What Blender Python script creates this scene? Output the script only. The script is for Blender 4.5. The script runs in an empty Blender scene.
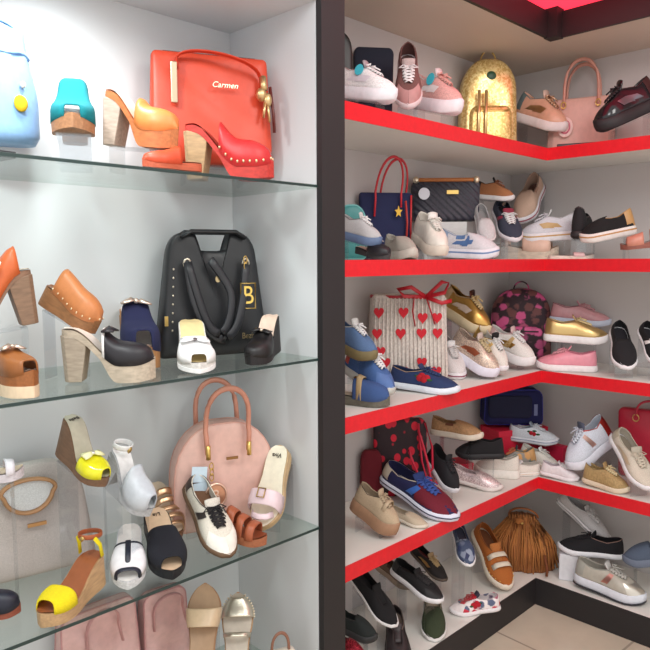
import bpy, math, random
import numpy as np
from mathutils import Matrix, Vector
random.seed(4)
C = bpy.context.scene.collection
SC = bpy.context.scene
PI = math.pi
R = math.radians
# ------------------------------------------------------------------ camera
F_PX, YAW, PITCH, ROLL, EYE = 681.34, 45.0962, -5.4819, -0.2278, 1.2389
def cam_basis():
    a, b, c = R(YAW), R(PITCH), R(ROLL)
    f = np.array([math.cos(a)*math.cos(b), math.sin(a)*math.cos(b), math.sin(b)])
    r = np.cross(f, [0, 0, 1]); r /= np.linalg.norm(r); u = np.cross(r, f)
    return f, math.cos(c)*r+math.sin(c)*u, -math.sin(c)*r+math.cos(c)*u
CF, CR, CU = cam_basis()
CAM = np.array([0, 0, EYE])
cd = bpy.data.cameras.new('camera'); cam = bpy.data.objects.new('camera', cd); C.objects.link(cam)
cd.sensor_width = 36; cd.lens = F_PX/650*36; cd.clip_start = .05
M = Matrix.Identity(4)
for i in range(3):
    M[i][0] = CR[i]; M[i][1] = CU[i]; M[i][2] = -CF[i]; M[i][3] = CAM[i]
cam.matrix_world = M
SC.camera = cam
# ------------------------------------------------------------------ world, lights, exposure
SC.view_settings.view_transform = 'Standard'; SC.view_settings.look = 'None'
SC.view_settings.gamma = 1; SC.view_settings.use_curve_mapping = False
SC.view_settings.exposure = 0.22
w = bpy.data.worlds.new('world'); SC.world = w; w.use_nodes = True
w.node_tree.nodes['Background'].inputs[0].default_value = (1.0, .97, .94, 1)
w.node_tree.nodes['Background'].inputs[1].default_value = 1.05
def area(name, loc, target, size, energy, col, sizey=None):
    l = bpy.data.lights.new(name, 'AREA'); l.energy = energy; l.color = col; l.size = size
    if sizey: l.shape = 'RECTANGLE'; l.size_y = sizey
    o = bpy.data.objects.new(name, l); C.objects.link(o); o.location = loc
    o.rotation_euler = (Vector(target)-Vector(loc)).to_track_quat('-Z', 'Y').to_euler(); return o
area('ceiling_lamp', (.95, -.35, 2.3), (1.8, 1.2, .8), .5, 9, (1, .97, .92))  # unseen area light added overhead to brighten the corner shelves
area('ceiling_lamp', (-.1, .1, 2.35), (.7, 1.3, .9), .5, 7, (.97, .98, 1))  # unseen area light added overhead to brighten the alcove side
def spot(name, loc, target, energy, ang, col, rad=.04):
    l = bpy.data.lights.new(name, 'SPOT'); l.energy = energy; l.color = col; l.spot_size = R(ang); l.spot_blend = .8; l.shadow_soft_size = rad
    o = bpy.data.objects.new(name, l); C.objects.link(o); o.location = loc
    o.rotation_euler = (Vector(target)-Vector(loc)).to_track_quat('-Z', 'Y').to_euler(); return o
spot('alcove_downlight', (.56, 1.24, 1.79), (.68, 1.42, 1.2), 6.5, 150, (.96, 1, .98))  # downlight in the alcove ceiling
spot('alcove_downlight', (.25, 1.0, 1.8), (.75, 1.42, .6), 11, 100, (.95, 1, 1))  # fill spot added in front of the alcove to lift its lower part
# ------------------------------------------------------------------ helpers
def lin(c):
    return tuple(((x/255)/12.92 if x/255 <= .04045 else ((x/255+.055)/1.055)**2.4) for x in c)+(1,)
_m = {}
def mat(col, kind='leather', col2=None, col3=None):
    key = (col, kind, col2, col3)
    if key in _m: return _m[key]
    m = bpy.data.materials.new(kind); m.use_nodes = True; nt = m.node_tree; N = nt.nodes; L = nt.links
    b = N['Principled BSDF']; b.inputs['Base Color'].default_value = lin(col)
    rough = dict(leather=.42, canvas=.85, suede=.92, patent=.14, metal=.3, glitter=.35, rubber=.6, floral=.6, wood=.6, cork=.8, paint=.55,
                 wall=.8, tile=.25, knit=.9, satin=.35, sequin=.3, weave=.7, plastic=.3, cord=.8, glow=.5, quilt=.4, fringe=.8, straw=.85, dots=.7)[kind]
    b.inputs['Roughness'].default_value = rough
    tc = N.new('ShaderNodeTexCoord')
    def noise(scale, det=3):
        n = N.new('ShaderNodeTexNoise'); n.inputs['Scale'].default_value = scale; n.inputs['Detail'].default_value = det
        L.new(tc.outputs['Object'], n.inputs['Vector']); return n
    def vor(scale):
        n = N.new('ShaderNodeTexVoronoi'); n.inputs['Scale'].default_value = scale
        L.new(tc.outputs['Object'], n.inputs['Vector']); return n
    def bump(out, st, dist=.001):
        n = N.new('ShaderNodeBump'); n.inputs['Strength'].default_value = st; n.inputs['Distance'].default_value = dist
        L.new(out, n.inputs['Height']); L.new(n.outputs[0], b.inputs['Normal'])
    def mix(fac, a, c):
        n = N.new('ShaderNodeMix'); n.data_type = 'RGBA'
        L.new(fac, n.inputs[0])
        for i, v in ((6, a), (7, c)):
            if hasattr(v, 'is_linked'): L.new(v, n.inputs[i])
            else: n.inputs[i].default_value = v
        return n.outputs[2]
    def ramp(out, a, c):
        n = N.new('ShaderNodeMapRange'); n.inputs[1].default_value = a; n.inputs[2].default_value = c; L.new(out, n.inputs[0]); return n.outputs[0]
    def wave(scale, axis='X', typ='BANDS', dist=0):
        n = N.new('ShaderNodeTexWave'); n.wave_type = typ
        if typ == 'BANDS': n.bands_direction = axis
        n.inputs['Scale'].default_value = scale; n.inputs['Distortion'].default_value = dist
        L.new(tc.outputs['Object'], n.inputs['Vector']); return n
    base = b.inputs['Base Color']
    dk = tuple(x*.72 for x in lin(col)[:3])+(1,)
    if kind in ('leather', 'patent', 'rubber', 'plastic', 'satin'):
        n = noise(60); L.new(mix(ramp(n.outputs[0], .3, .75), lin(col), tuple(x*.88 for x in lin(col)[:3])+(1,)), base)
        bump(noise(350).outputs[0], .15 if kind == 'leather' else .05)
    elif kind in ('canvas', 'knit', 'weave', 'suede', 'cord', 'straw'):
        s = {'canvas': 500, 'knit': 260, 'weave': 120, 'suede': 600, 'cord': 500, 'straw': 160}[kind]
        n = noise(s, 1); L.new(mix(ramp(n.outputs[0], .3, .7), lin(col), dk), base); bump(n.outputs[0], .4)
    elif kind == 'metal':
        b.inputs['Metallic'].default_value = .85; bump(noise(90).outputs[0], .25)
    elif kind in ('glitter', 'sequin'):
        b.inputs['Metallic'].default_value = .55
        v = vor(420 if kind == 'glitter' else 170)
        c2 = lin(col2) if col2 else tuple(min(1, x*1.6) for x in lin(col)[:3])+(1,)
        sp = N.new('ShaderNodeSeparateColor'); L.new(v.outputs['Color'], sp.inputs[0])
        L.new(mix(ramp(sp.outputs[0], .2, .8), lin(col), c2), base); bump(sp.outputs[1], .6)
    elif kind == 'floral':
        v = vor(26); n = noise(55); 
        sp = N.new('ShaderNodeSeparateColor'); L.new(v.outputs['Color'], sp.inputs[0])
        f = N.new('ShaderNodeMath'); f.operation = 'ADD'; L.new(v.outputs['Distance'], f.inputs[0])
        g = N.new('ShaderNodeMath'); g.operation = 'MULTIPLY'; g.inputs[1].default_value = .5; L.new(n.outputs[0], g.inputs[0]); L.new(g.outputs[0], f.inputs[1])
        k = ramp(f.outputs[0], .84, .70)
        fl = mix(ramp(sp.outputs[1], .5, .65), lin(col2 or (220, 60, 90)), lin(col3 or (90, 110, 60)))
        L.new(mix(k, lin(col), fl), base)
    elif kind == 'dots':
        v = vor(27); v.inputs['Randomness'].default_value = .75
        L.new(mix(ramp(v.outputs['Distance'], .42, .37), lin(col), lin(col2)), base)
    elif kind in ('wood', 'cork'):
        n = noise(30 if kind == 'wood' else 200, 6)
        if kind == 'wood':
            mp = N.new('ShaderNodeMapping'); mp.inputs['Scale'].default_value = (1, 6, 6); L.new(tc.outputs['Object'], mp.inputs[0]); L.new(mp.outputs[0], n.inputs['Vector'])
        L.new(mix(ramp(n.outputs[0], .35, .7), lin(col), dk), base)
    elif kind == 'quilt':
        wv = wave(22, 'DIAGONAL'); bump(wv.outputs['Fac'], .8, .004); L.new(mix(ramp(noise(160).outputs[0], .3, .7), lin(col), tuple(x*2.2 for x in lin(col)[:3])+(1,)), base)
    elif kind == 'fringe':
        wv = wave(30, 'X', dist=2); bump(wv.outputs['Fac'], .9, .005); L.new(mix(wv.outputs['Fac'], dk, lin(col)), base)
    elif kind in ('wall', 'paint'):
        n = noise(3, 5); L.new(mix(ramp(n.outputs[0], .3, .75), lin(col), tuple(x*.93 for x in lin(col)[:3])+(1,)), base); bump(noise(200).outputs[0], .05)
    elif kind == 'tile':
        br = N.new('ShaderNodeTexBrick'); br.offset = 0; br.inputs['Scale'].default_value = 1
        br.inputs['Brick Width'].default_value = .4; br.inputs['Row Height'].default_value = .4; br.inputs['Mortar Size'].default_value = .004
        n = noise(8, 6)
        br.inputs['Mortar'].default_value = lin(col2)
        cc = mix(ramp(n.outputs[0], .35, .7), lin(col), tuple(x*.88 for x in lin(col)[:3])+(1,))
        L.new(cc, br.inputs['Color1']); L.new(cc, br.inputs['Color2'])
        mp = N.new('ShaderNodeMapping'); mp.inputs['Location'].default_value = (.13, .3, 0); mp.inputs['Rotation'].default_value = (0, 0, R(3))
        L.new(tc.outputs['Object'], mp.inputs[0]); L.new(mp.outputs[0], br.inputs['Vector']); L.new(br.outputs[0], base)
    elif kind == 'glow':
        b.inputs['Emission Color'].default_value = lin(col); b.inputs['Emission Strength'].default_value = 1.1
    _m[key] = m; return m
def glass_mat(name, tint, gloss=.12, keep=.9):
    m = bpy.data.materials.new(name); m.use_nodes = True; nt = m.node_tree; N = nt.nodes; L = nt.links; N.clear()
    o = N.new('ShaderNodeOutputMaterial'); t = N.new('ShaderNodeBsdfTransparent'); t.inputs[0].default_value = tint
    g = N.new('ShaderNodeBsdfGlossy'); g.inputs['Roughness'].default_value = .03
    fr = N.new('ShaderNodeLayerWeight'); fr.inputs[0].default_value = .5
    pw = N.new('ShaderNodeMath'); pw.operation = 'POWER'; pw.inputs[1].default_value = 4; L.new(fr.outputs['Facing'], pw.inputs[0])
    ad = N.new('ShaderNodeMath'); ad.operation = 'MULTIPLY_ADD'; ad.inputs[1].default_value = .5; ad.inputs[2].default_value = gloss; L.new(pw.outputs[0], ad.inputs[0])
    mx = N.new('ShaderNodeMixShader'); L.new(ad.outputs[0], mx.inputs[0]); L.new(t.outputs[0], mx.inputs[1]); L.new(g.outputs[0], mx.inputs[2])
    L.new(mx.outputs[0], o.inputs[0]); return m
GLASS = glass_mat('shelf_glass', (.90, .94, .925, 1), .02)
GLASS_EDGE = mat((38, 58, 56), 'plastic')
ACRYL = glass_mat('acrylic', (.94, .95, .96, 1), .05)

def mesh(name, vs, fs, m, parent=None, smooth=True, solid=0, bevel=0, sub=0):
    me = bpy.data.meshes.new(name); me.from_pydata([tuple(map(float, v)) for v in vs], [], fs); me.validate(); me.update()
    ms = m if isinstance(m, (list, tuple)) else [m]
    for x in ms: me.materials.append(x)
    if smooth: me.polygons.foreach_set('use_smooth', [True]*len(me.polygons))
    o = bpy.data.objects.new(name, me); C.objects.link(o)
    if parent: o.parent = parent
    if solid:
        k = o.modifiers.new('s', 'SOLIDIFY'); k.thickness = solid; k.offset = -1
    if bevel:
        k = o.modifiers.new('b', 'BEVEL'); k.width = bevel; k.segments = 2; k.limit_method = 'ANGLE'
    if sub:
        k = o.modifiers.new('u', 'SUBSURF'); k.levels = sub; k.render_levels = sub
    return o
def tag(o, label, cat=None, group=None, kind=None):
    o['label'] = label
    if cat: o['category'] = cat
    if group: o['group'] = group
    if kind: o['kind'] = kind
    return o
def empty(name):
    o = bpy.data.objects.new(name, None); C.objects.link(o); o.empty_display_size = .05; return o
def merge(parts):
    V = []; Fc = []
    for v, f in parts:
        n = len(V); V += list(v); Fc += [tuple(i+n for i in q) for q in f]
    return V, Fc
def boxg(x0, x1, y0, y1, z0, z1):
    v = [(x, y, z) for x in (x0, x1) for y in (y0, y1) for z in (z0, z1)]
    return v, [(0, 1, 3, 2), (4, 6, 7, 5), (0, 4, 5, 1), (2, 3, 7, 6), (0, 2, 6, 4), (1, 5, 7, 3)]
def gridg(rows, cv=False, cu=False):
    n = len(rows[0]); V = [p for r in rows for p in r]; Fc = []
    for i in range(len(rows)-(0 if cu else 1)):
        j2 = (i+1) % len(rows)
        for j in range(n-(0 if cv else 1)):
            k = (j+1) % n
            Fc.append((i*n+j, i*n+k, j2*n+k, j2*n+j))
    return V, Fc
def tubeg(pts, rw, rt=None, wdir=None, n=8, closed=False):
    rt = rt or rw; P = [Vector(p) for p in pts]; rows = []; N = len(P)
    for i, p in enumerate(P):
        a = P[(i+1) % N] if (closed or i < N-1) else p; b = P[i-1] if (closed or i > 0) else p
        t = (a-b).normalized() if (a-b).length > 1e-9 else Vector((0, 0, 1))
        wd = Vector(wdir) if wdir else (Vector((0, 0, 1)) if abs(t.z) < .9 else Vector((0, 1, 0)))
        u = (wd-t*wd.dot(t))
        u = u.normalized() if u.length > 1e-4 else t.orthogonal().normalized()
        v = t.cross(u)
        rows.append([p+u*rw*math.cos(2*PI*k/n)+v*rt*math.sin(2*PI*k/n) for k in range(n)])
    V, Fc = gridg(rows, True, closed)
    if not closed:
        Fc.append(tuple(range(n))[::-1]); Fc.append(tuple((N-1)*n+k for k in range(n)))
    return V, Fc
def arc(p0, p1, top, n=14, pw=1.0):
    p0, p1, top = Vector(p0), Vector(p1), Vector(top); mid = (p0+p1)/2; out = []
    for i in range(n+1):
        a = PI*i/n; s = math.sin(a)**pw
        out.append(mid+(p0-mid)*math.cos(a)+(top-mid)*s)
    return out
def sphg(c, r, n=8, sz=1, sx=1, sy=1):
    rows = [[(c[0]+sx*r*math.sin(PI*i/n)*math.cos(2*PI*j/n), c[1]+sy*r*math.sin(PI*i/n)*math.sin(2*PI*j/n), c[2]+sz*r*math.cos(PI*i/n)) for j in range(n)] for i in range(n+1)]
    return gridg(rows, True)
def smooth(x): x = max(0, min(1, x)); return x*x*(3-2*x)
TT = [0, .02, .06, .12, .2, .3, .4, .5, .6, .7, .78, .86, .92, .97, 1]
HW = [0, .38, .58, .68, .72, .72, .74, .82, .94, 1, .97, .82, .6, .36, 0]
def text(s, size, m, parent, loc, rot=(PI/2, 0, 0), name='lettering', shear=0):
    c = bpy.data.curves.new('t', 'FONT'); c.body = s; c.size = size; c.extrude = size*.04; c.shear = shear; c.align_x = 'CENTER'; c.align_y = 'CENTER'
    o = bpy.data.objects.new('t', c); me = bpy.data.meshes.new_from_object(o); bpy.data.objects.remove(o)
    me.materials.clear(); me.materials.append(m)
    q = bpy.data.objects.new(name, me); C.objects.link(q); q.parent = parent; q.location = loc; q.rotation_euler = rot; return q
def disc(name, r, m, parent, loc, rot=(PI/2, 0, 0), th=.002):
    n = 20; rows = [[(rr*math.cos(2*PI*j/n), rr*math.sin(2*PI*j/n), z) for j in range(n)] for rr, z in ((0.0001, -th), (r, -th), (r, th), (.0001, th))]
    V, Fc = gridg(rows, True); o = mesh(name, V, Fc, m, parent, False); o.location = loc; o.rotation_euler = rot; return o
# ------------------------------------------------------------------ placing
PLANES = {'G': (1, 1.13), 'A': (1, 1.13), 'B': (0, 2.19)}
ZS = {'G1': 1.411, 'G2': 1.011, 'G3': .603, 'G4': .195, 'S1': 1.61, 'S2': 1.237, 'S3': .850, 'S4': .469, 'S5': .097}
def proj(P):
    P = P-CAM; d = P@CF
    return np.stack([325+F_PX*(P@CR)/d, 325-F_PX*(P@CU)/d], -1)
def unproj(px, py, wing, depth):
    d = CF+CR*(px-325)/F_PX+CU*(325-py)/F_PX; ax, v = PLANES[wing]
    return CAM+d*(v+depth)/d[ax]
FITLOG = []
def fit(o, box, wing, shelf, depth, ang=0, pitch=0, roll=0, rest=True, riser=None, only=None, back=True):
    zs = ZS[shelf]
    if rest and shelf == 'G4': box = (box[0], box[1], box[2], box[3])
    cx, cy = (box[0]+box[2])/2, (box[1]+box[3])/2
    az = YAW-math.degrees(math.atan((cx-325)/F_PX)); yaw = R(az-90+ang)
    Rm = (Matrix.Rotation(yaw, 3, 'Z') @ Matrix.Rotation(R(pitch), 3, 'Y') @ Matrix.Rotation(R(roll), 3, 'X'))
    A = np.array(Rm)
    V = []
    def walk(q, mw):
        if q.type == 'MESH':
            n = len(q.data.vertices); a = np.empty(n*3); q.data.vertices.foreach_get('co', a); a = a.reshape(-1, 3)
            mm = np.array(mw); V.append(a@mm[:3, :3].T+mm[:3, 3])
        for ch in q.children: walk(ch, mw @ ch.matrix_basis)
    walk(o, Matrix.Identity(4))
    V0 = np.concatenate(V); kz = 1.0; V = V0@A.T
    s = 1.0; T = unproj(cx, cy, wing, depth); ax, pv = PLANES[wing]; isbag = back and o.get('category') in ('handbag', 'backpack'); front = depth <= .07; below = shelf in ('S3', 'S4', 'S5', 'G2', 'G3') and not isbag and only is None; held = rest; mn_ok = -.035 if depth < 0 else .002
    for it in range(22):
        P = V*s+T; q = proj(P); x0, y0 = q.min(0); x1, y1 = q.max(0)
        k = 1.0
        wr = (box[2]-box[0])/(x1-x0); hr = (box[3]-box[1])/(y1-y0)
        if rest and it > 3: hr = (y1-box[1])/(y1-y0)
        k = wr if only == 'w' else hr if only == 'h' else wr**.62*hr**.38
        s *= k
        if only is None and abs(pitch) < 41:
            kz = min(1.45, max(.72, kz*(hr/wr)**.6)); V = (V0*[1, 1, kz])@A.T
        c = (V.min(0)+V.max(0))/2*s
        # keep the centre on its depth plane, slide along the ray
        P = V*s+T; q = proj(P); x0, y0 = q.min(0); x1, y1 = q.max(0)
        dv = P[:, ax]-pv; mn, mx = dv.min(), dv.max()
        if it < 15:
            inc = 0
            if below and held and it > 1: inc = max(-.04, min(.04, .8*np.linalg.norm(T-CAM)/max(25, y1-262)*(y1-box[3])*.7)); inc = max(inc, mn_ok-mn) if mn+inc < mn_ok else min(inc, DP-.006-mx) if mx+inc > DP-.006 else inc
            elif isbag: inc = (DP-.008-mx)*.8
            elif front: inc = (.004-mn)*.8
            elif mx > DP-.006: inc = (DP-.006-mx)*.8
            elif mn < .004: inc = (.004-mn)*.8
            if wing == 'G' and P[:, 0].max() > 1.1005: inc = min(inc, (1.1-P[:, 0].max())*.9)
            depth += inc; T[ax] += inc
        B = unproj(cx, cy, wing, depth); B2 = unproj((x0+x1)/2, (y0+y1)/2, wing, depth)
        T = T+(B-B2)
        zmin = (V[:, 2]*s).min()+T[2]
        if rest: T[2] += zs+.001-zmin
        elif zmin < zs+.001: T[2] += zs+.001-zmin; held = True
        else: held = False
    # hold depth plane
    o.location = T; o.rotation_euler = (R(roll), R(pitch), yaw); o.scale = (s, s, s*kz)
    zmin = (V[:, 2]*s).min()+T[2]
    FITLOG.append('%-60s s=%.2f kz=%.2f w=%.2f h=%.2f lift=%.3f' % (o.get('label', o.name)[:60], s, kz, wr, hr, zmin-zs))
    if not rest and riser is not None:
        make_riser(o, s, Rm, T, zs, riser)
    return o
RG = 'clear acrylic stands under the shoes'
def make_riser(o, s, Rm, T, zs, label):
    E = Matrix.Translation(Vector(T)) @ Rm.to_4x4()
    hl, hw = .075*s, .036*s
    P = [E @ Vector((x, y, -.0015)) for x, y in ((-hl, -hw), (-hl, hw), (hl, hw), (hl, -hw))]
    if min(p.z for p in P) < zs+.012: 
        hl *= .45; P = [E @ Vector((x, y, -.0015)) for x, y in ((-hl*2, -hw), (-hl*2, hw), (hl*.3, hw), (hl*.3, -hw))]
    if max(p.z for p in P) < zs+.015: return
    n = (E.to_3x3() @ Vector((0, 0, -1))).normalized()*.003
    t = .0015
    Q = [Vector((p.x, p.y, max(p.z, zs+.002))) for p in P]
    def slab(a, b, c, d, off):
        v = [a, b, c, d, a+off, b+off, c+off, d+off]
        return v, [(0, 1, 2, 3), (7, 6, 5, 4), (0, 4, 5, 1), (1, 5, 6, 2), (2, 6, 7, 3), (3, 7, 4, 0)]
    f = (E.to_3x3() @ Vector((1, 0, 0))); f.z = 0; f = f.normalized()*.003
    parts = [slab(*Q, Vector(n))]
    for i, j, sg in ((0, 1, 1), (3, 2, -1)):
        a, b = Q[i]+Vector(n), Q[j]+Vector(n)
        if a.z > zs+.008:
            parts.append(slab(a, b, Vector((b.x, b.y, zs+.001)), Vector((a.x, a.y, zs+.001)), f*sg))
    V, Fc = merge(parts)
    c = Vector((T[0], T[1], zs)); V = [Vector(v)-c for v in V]
    r = mesh('acrylic_riser', V, Fc, ACRYL, None, False); r.location = c
    tag(r, label, 'display stand', RG)
# ------------------------------------------------------------------ setting
def struct(name, parts, m, bevel=0):
    V, Fc = merge(parts); o = mesh(name, V, Fc, m, None, False, bevel=bevel); o['kind'] = 'structure'; return o
WALL = mat((214, 218, 221), 'wall'); WALL_W = mat((206, 201, 200), 'wall'); BLACK = mat((36, 33, 35), 'paint'); RED = mat((226, 30, 42), 'plastic')
DECK = mat((235, 232, 226), 'paint')
YF, XC, DP = 1.13, 2.19, .32
YB, XB = YF+DP, XC+DP
struct('floor', [boxg(-1.2, 2.6, -1.6, 1.55, -.05, 0)], mat((214, 202, 182), 'tile', (165, 155, 140)))
struct('wall_back', [boxg(-.2, 1.14, YB, YB+.06, 0, 1.85)], WALL)
struct('wall_back.001', [boxg(1.14, XB+.06, YB, YB+.06, 0, 2.12)], WALL_W)
struct('wall_right', [boxg(XB, XB+.06, -1.5, YB-.0005, 0, 2.12)], WALL_W)
struct('wall_left', [boxg(-.2, -.14, YF-.02, YB-.0005, 0, 1.85)], WALL)
struct('wall_partition', [boxg(1.105, 1.139, YF+.006, YB-.0005, 0, 1.85)], WALL)
struct('wall_partition.001', [boxg(1.1395, 1.178, YF+.006, YB-.0005, 0, 1.96)], WALL_W)
struct('ceiling', [boxg(-.14, 1.1045, YF-.0, YB-.0005, 1.815, 1.85)], WALL)
struct('trim_1', [boxg(1.1065, 1.182, YF-.012, YF+.005, 0, 2.075)], BLACK)
struct('ceiling.001', [boxg(1.179, XB-.001, YF+.001, YB-.001, 1.961, 1.99), boxg(XC+.001, XB-.001, -1.5, YF+.0005, 1.961, 1.99)], mat((205, 194, 180), 'paint'))
struct('trim_2', [boxg(1.183, XC-.012, YF-.012, YF, 1.96, 2.042), boxg(XC-.012, XC, -1.5, YF-.03, 1.96, 2.042), boxg(XC-.045, XC, YF-.045, YF, 1.957, 2.05)], BLACK)
struct('ceiling.002', [boxg(1.2, XC-.25, YF-.25, YF-.046, 2.051, 2.07), boxg(XC-.25, XC-.046, -1.0, YF-.046, 2.051, 2.07), boxg(1.2, XB, YF-.046, YB, 2.051, 2.07), boxg(XC-.046, XB, -1.5, YF-.046, 2.051, 2.07)], mat((255, 60, 84), 'glow'))
def corner_shelf(zt, label):
    r = empty('corner_shelf'); r.location = (XC, YF, zt); tag(r, label, 'shelf', 'red-edged corner shelves')
    def rel(b): return [(v[0]-XC, v[1]-YF, v[2]-zt) for v in b[0]], b[1]
    V, Fc = merge([rel(boxg(1.1785, XB-.001, YF+.004, YB-.001, zt-.036, zt)), rel(boxg(XC+.004, XB-.001, -1.5, YF+.004, zt-.036, zt))])
    mesh('board', V, Fc, DECK, r, False)
    V, Fc = merge([rel(boxg(1.183, XC+.003, YF, YF+.0036, zt-.040, zt+.001)), rel(boxg(XC, XC+.0036, -1.5, YF, zt-.040, zt+.001))])
    q = mesh('edging', V, Fc, RED, r, False); q['label'] = 'bright red edge strip'
corner_shelf(1.61, 'topmost red-edged white corner shelf, holding the gold backpack')
corner_shelf(1.237, 'second red-edged corner shelf from the top, seen edge-on at eye level')
corner_shelf(.850, 'third red-edged corner shelf from the top, holding the heart-print bag')
corner_shelf(.469, 'lowest red-edged corner shelf, below the blue backpack and white sneakers')
def plinth():
    r = empty('shelf_plinth'); r.location = (XC, YF, 0); tag(r, 'black-fronted low plinth with white top along the floor', 'plinth')
    def rel(b): return [(v[0]-XC, v[1]-YF, v[2]) for v in b[0]], b[1]
    V, Fc = merge([rel(boxg(1.1785, XB-.001, YF+.003, YB-.001, .07, .097)), rel(boxg(XC+.003, XB-.001, -1.5, YF+.003, .07, .097))]); mesh('deck', V, Fc, DECK, r, False)
    V, Fc = merge([rel(boxg(1.183, XC+.0025, YF, YF+.0028, .001, .098)), rel(boxg(XC, XC+.0028, -1.5, YF, .001, .098))]); mesh('front_panel', V, Fc, BLACK, r, False)
plinth()
def glass_shelf(zt, label):
    r = empty('glass_shelf'); r.location = (.48, YF+.16, zt); tag(r, label, 'shelf', 'glass shelves in the alcove')
    V, Fc = boxg(-.139-.48, 1.1045-.48, -.158, .159, -.008, 0); mesh('pane', V, Fc, GLASS, r, False)
    V, Fc = merge([boxg(-.139-.48, 1.1045-.48, -.1597, -.158, -.0068, -.0012)]); q = mesh('front_edge', V, Fc, GLASS_EDGE, r, False); q['label'] = 'dark green polished glass edge'
glass_shelf(1.41, 'topmost glass shelf, under the coral tote bag')
glass_shelf(1.01, 'second glass shelf from the top, under the black handbag')
glass_shelf(.602, 'third glass shelf from the top, under the blush dome handbag')
glass_shelf(.194, 'lowest glass shelf, carrying the dusty pink tote bags')
# ------------------------------------------------------------------ shoe builders
def cs(c, k=None, d='leather'):
    """colour spec: (r,g,b) or (r,g,b,'kind') or ((r,g,b),'kind',(r,g,b),(r,g,b))"""
    if c is None: return None
    if isinstance(c[0], tuple): return mat(*c)
    if len(c) == 4: return mat(c[:3], c[3])
    return mat(c, d)
class Upper:
    def __init__(s, L, W, z0, throat, hh, cw):
        s.L, s.W, s.z0, s.throat, s.hh, s.cw = L, W, z0, throat, hh, cw
    def hw(s, t): return float(np.interp(t, TT, HW))*s.W/2
    def base(s, t): return s.z0+.012*max(0, (t-.75)/.25)**2
    def pt(s, sd, t, v):
        L = s.L
        x0 = t*L; y0 = s.hw(t)*1.0; z0 = s.base(t)-.002
        if t < .5: x2 = .03*L+t*L*.94
        else: x2 = .5*L+(t-.5)/.5*(s.throat-.5)*L
        cwid = float(np.interp(t, [0, .03, .1, .25, .4, .5, .7, .97, 1], [0, .3, .5, .6, .55, s.cw, s.cw*.9, s.cw*.7, 0]))
        y2 = cwid*s.W*.5
        z2 = s.z0+s.hh*float(np.interp(t, [0, .08, .25, .4, .5, .75, 1], [1.0, .93, .74, .86, .95, .8, .62]))
        if s.throat < .6: z2 = s.z0+s.hh*float(np.interp(t, [0, .08, .25, .4, .5, .75, 1], [1.0, .9, .66, .66, .72, .82, .84]))
        k = .12+.25*smooth((t-.6)/.4)
        x1 = x0+(x2-x0)*k; y1 = y0*1.1+(y2-y0)*.1*smooth((t-.5)*2); z1 = z0+(z2-z0)*(.72+.2*smooth((t-.7)/.3))
        a, b, c = (1-v)**2, 2*v*(1-v), v*v
        return Vector((a*x0+b*x1+c*x2-L/2, sd*(a*y0+b*y1+c*y2), a*z0+b*z1+c*z2))
    def nrm(s, sd, t, v):
        e = .01; t = min(max(t, .012), .988); v = min(max(v, .01), .98)
        a = s.pt(sd, t+e, v)-s.pt(sd, t-e, v); b = s.pt(sd, t, v+e)-s.pt(sd, t, v-e)
        n = a.cross(b)*sd
        n.normalize()
        if n.dot(s.pt(sd, t, v)-Vector((0, 0, s.z0))) < 0 and n.z < 0: n = -n
        return n
    def patch(s, sides, t0, t1, v0, v1, off=.0012, nt=8, nv=4, skew=0):
        g = []
        for sd in sides:
            rows = []
            for i in range(nt+1):
                r = []
                for j in range(nv+1):
                    v = v0+(v1-v0)*j/nv; t = min(1, max(0, t0+(t1-t0)*i/nt+skew*(v-v0)))
                    r.append(s.pt(sd, t, v)+s.nrm(sd, t, v)*off)
                rows.append(r)
            g.append(gridg(rows))
        return merge(g)
    def shell(s):
        ts = TT; nv = 8; loop = [(1, t) for t in ts]+[(-1, t) for t in ts[-2:0:-1]]
        rows = [[s.pt(sd, t, j/nv) for j in range(nv+1)] for sd, t in loop]
        return gridg(rows, False, True)
def outline_loop(L, W, k, zf, dx=0):
    pts = []
    for sd, ts in ((1, TT), (-1, TT[-2:0:-1])):
        for t in ts:
            h = float(np.interp(t, TT, HW))*W/2
            pts.append(((t-.5)*L*k, sd*(h+(k-1)*L*.5), zf(t)))
    return pts
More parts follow.
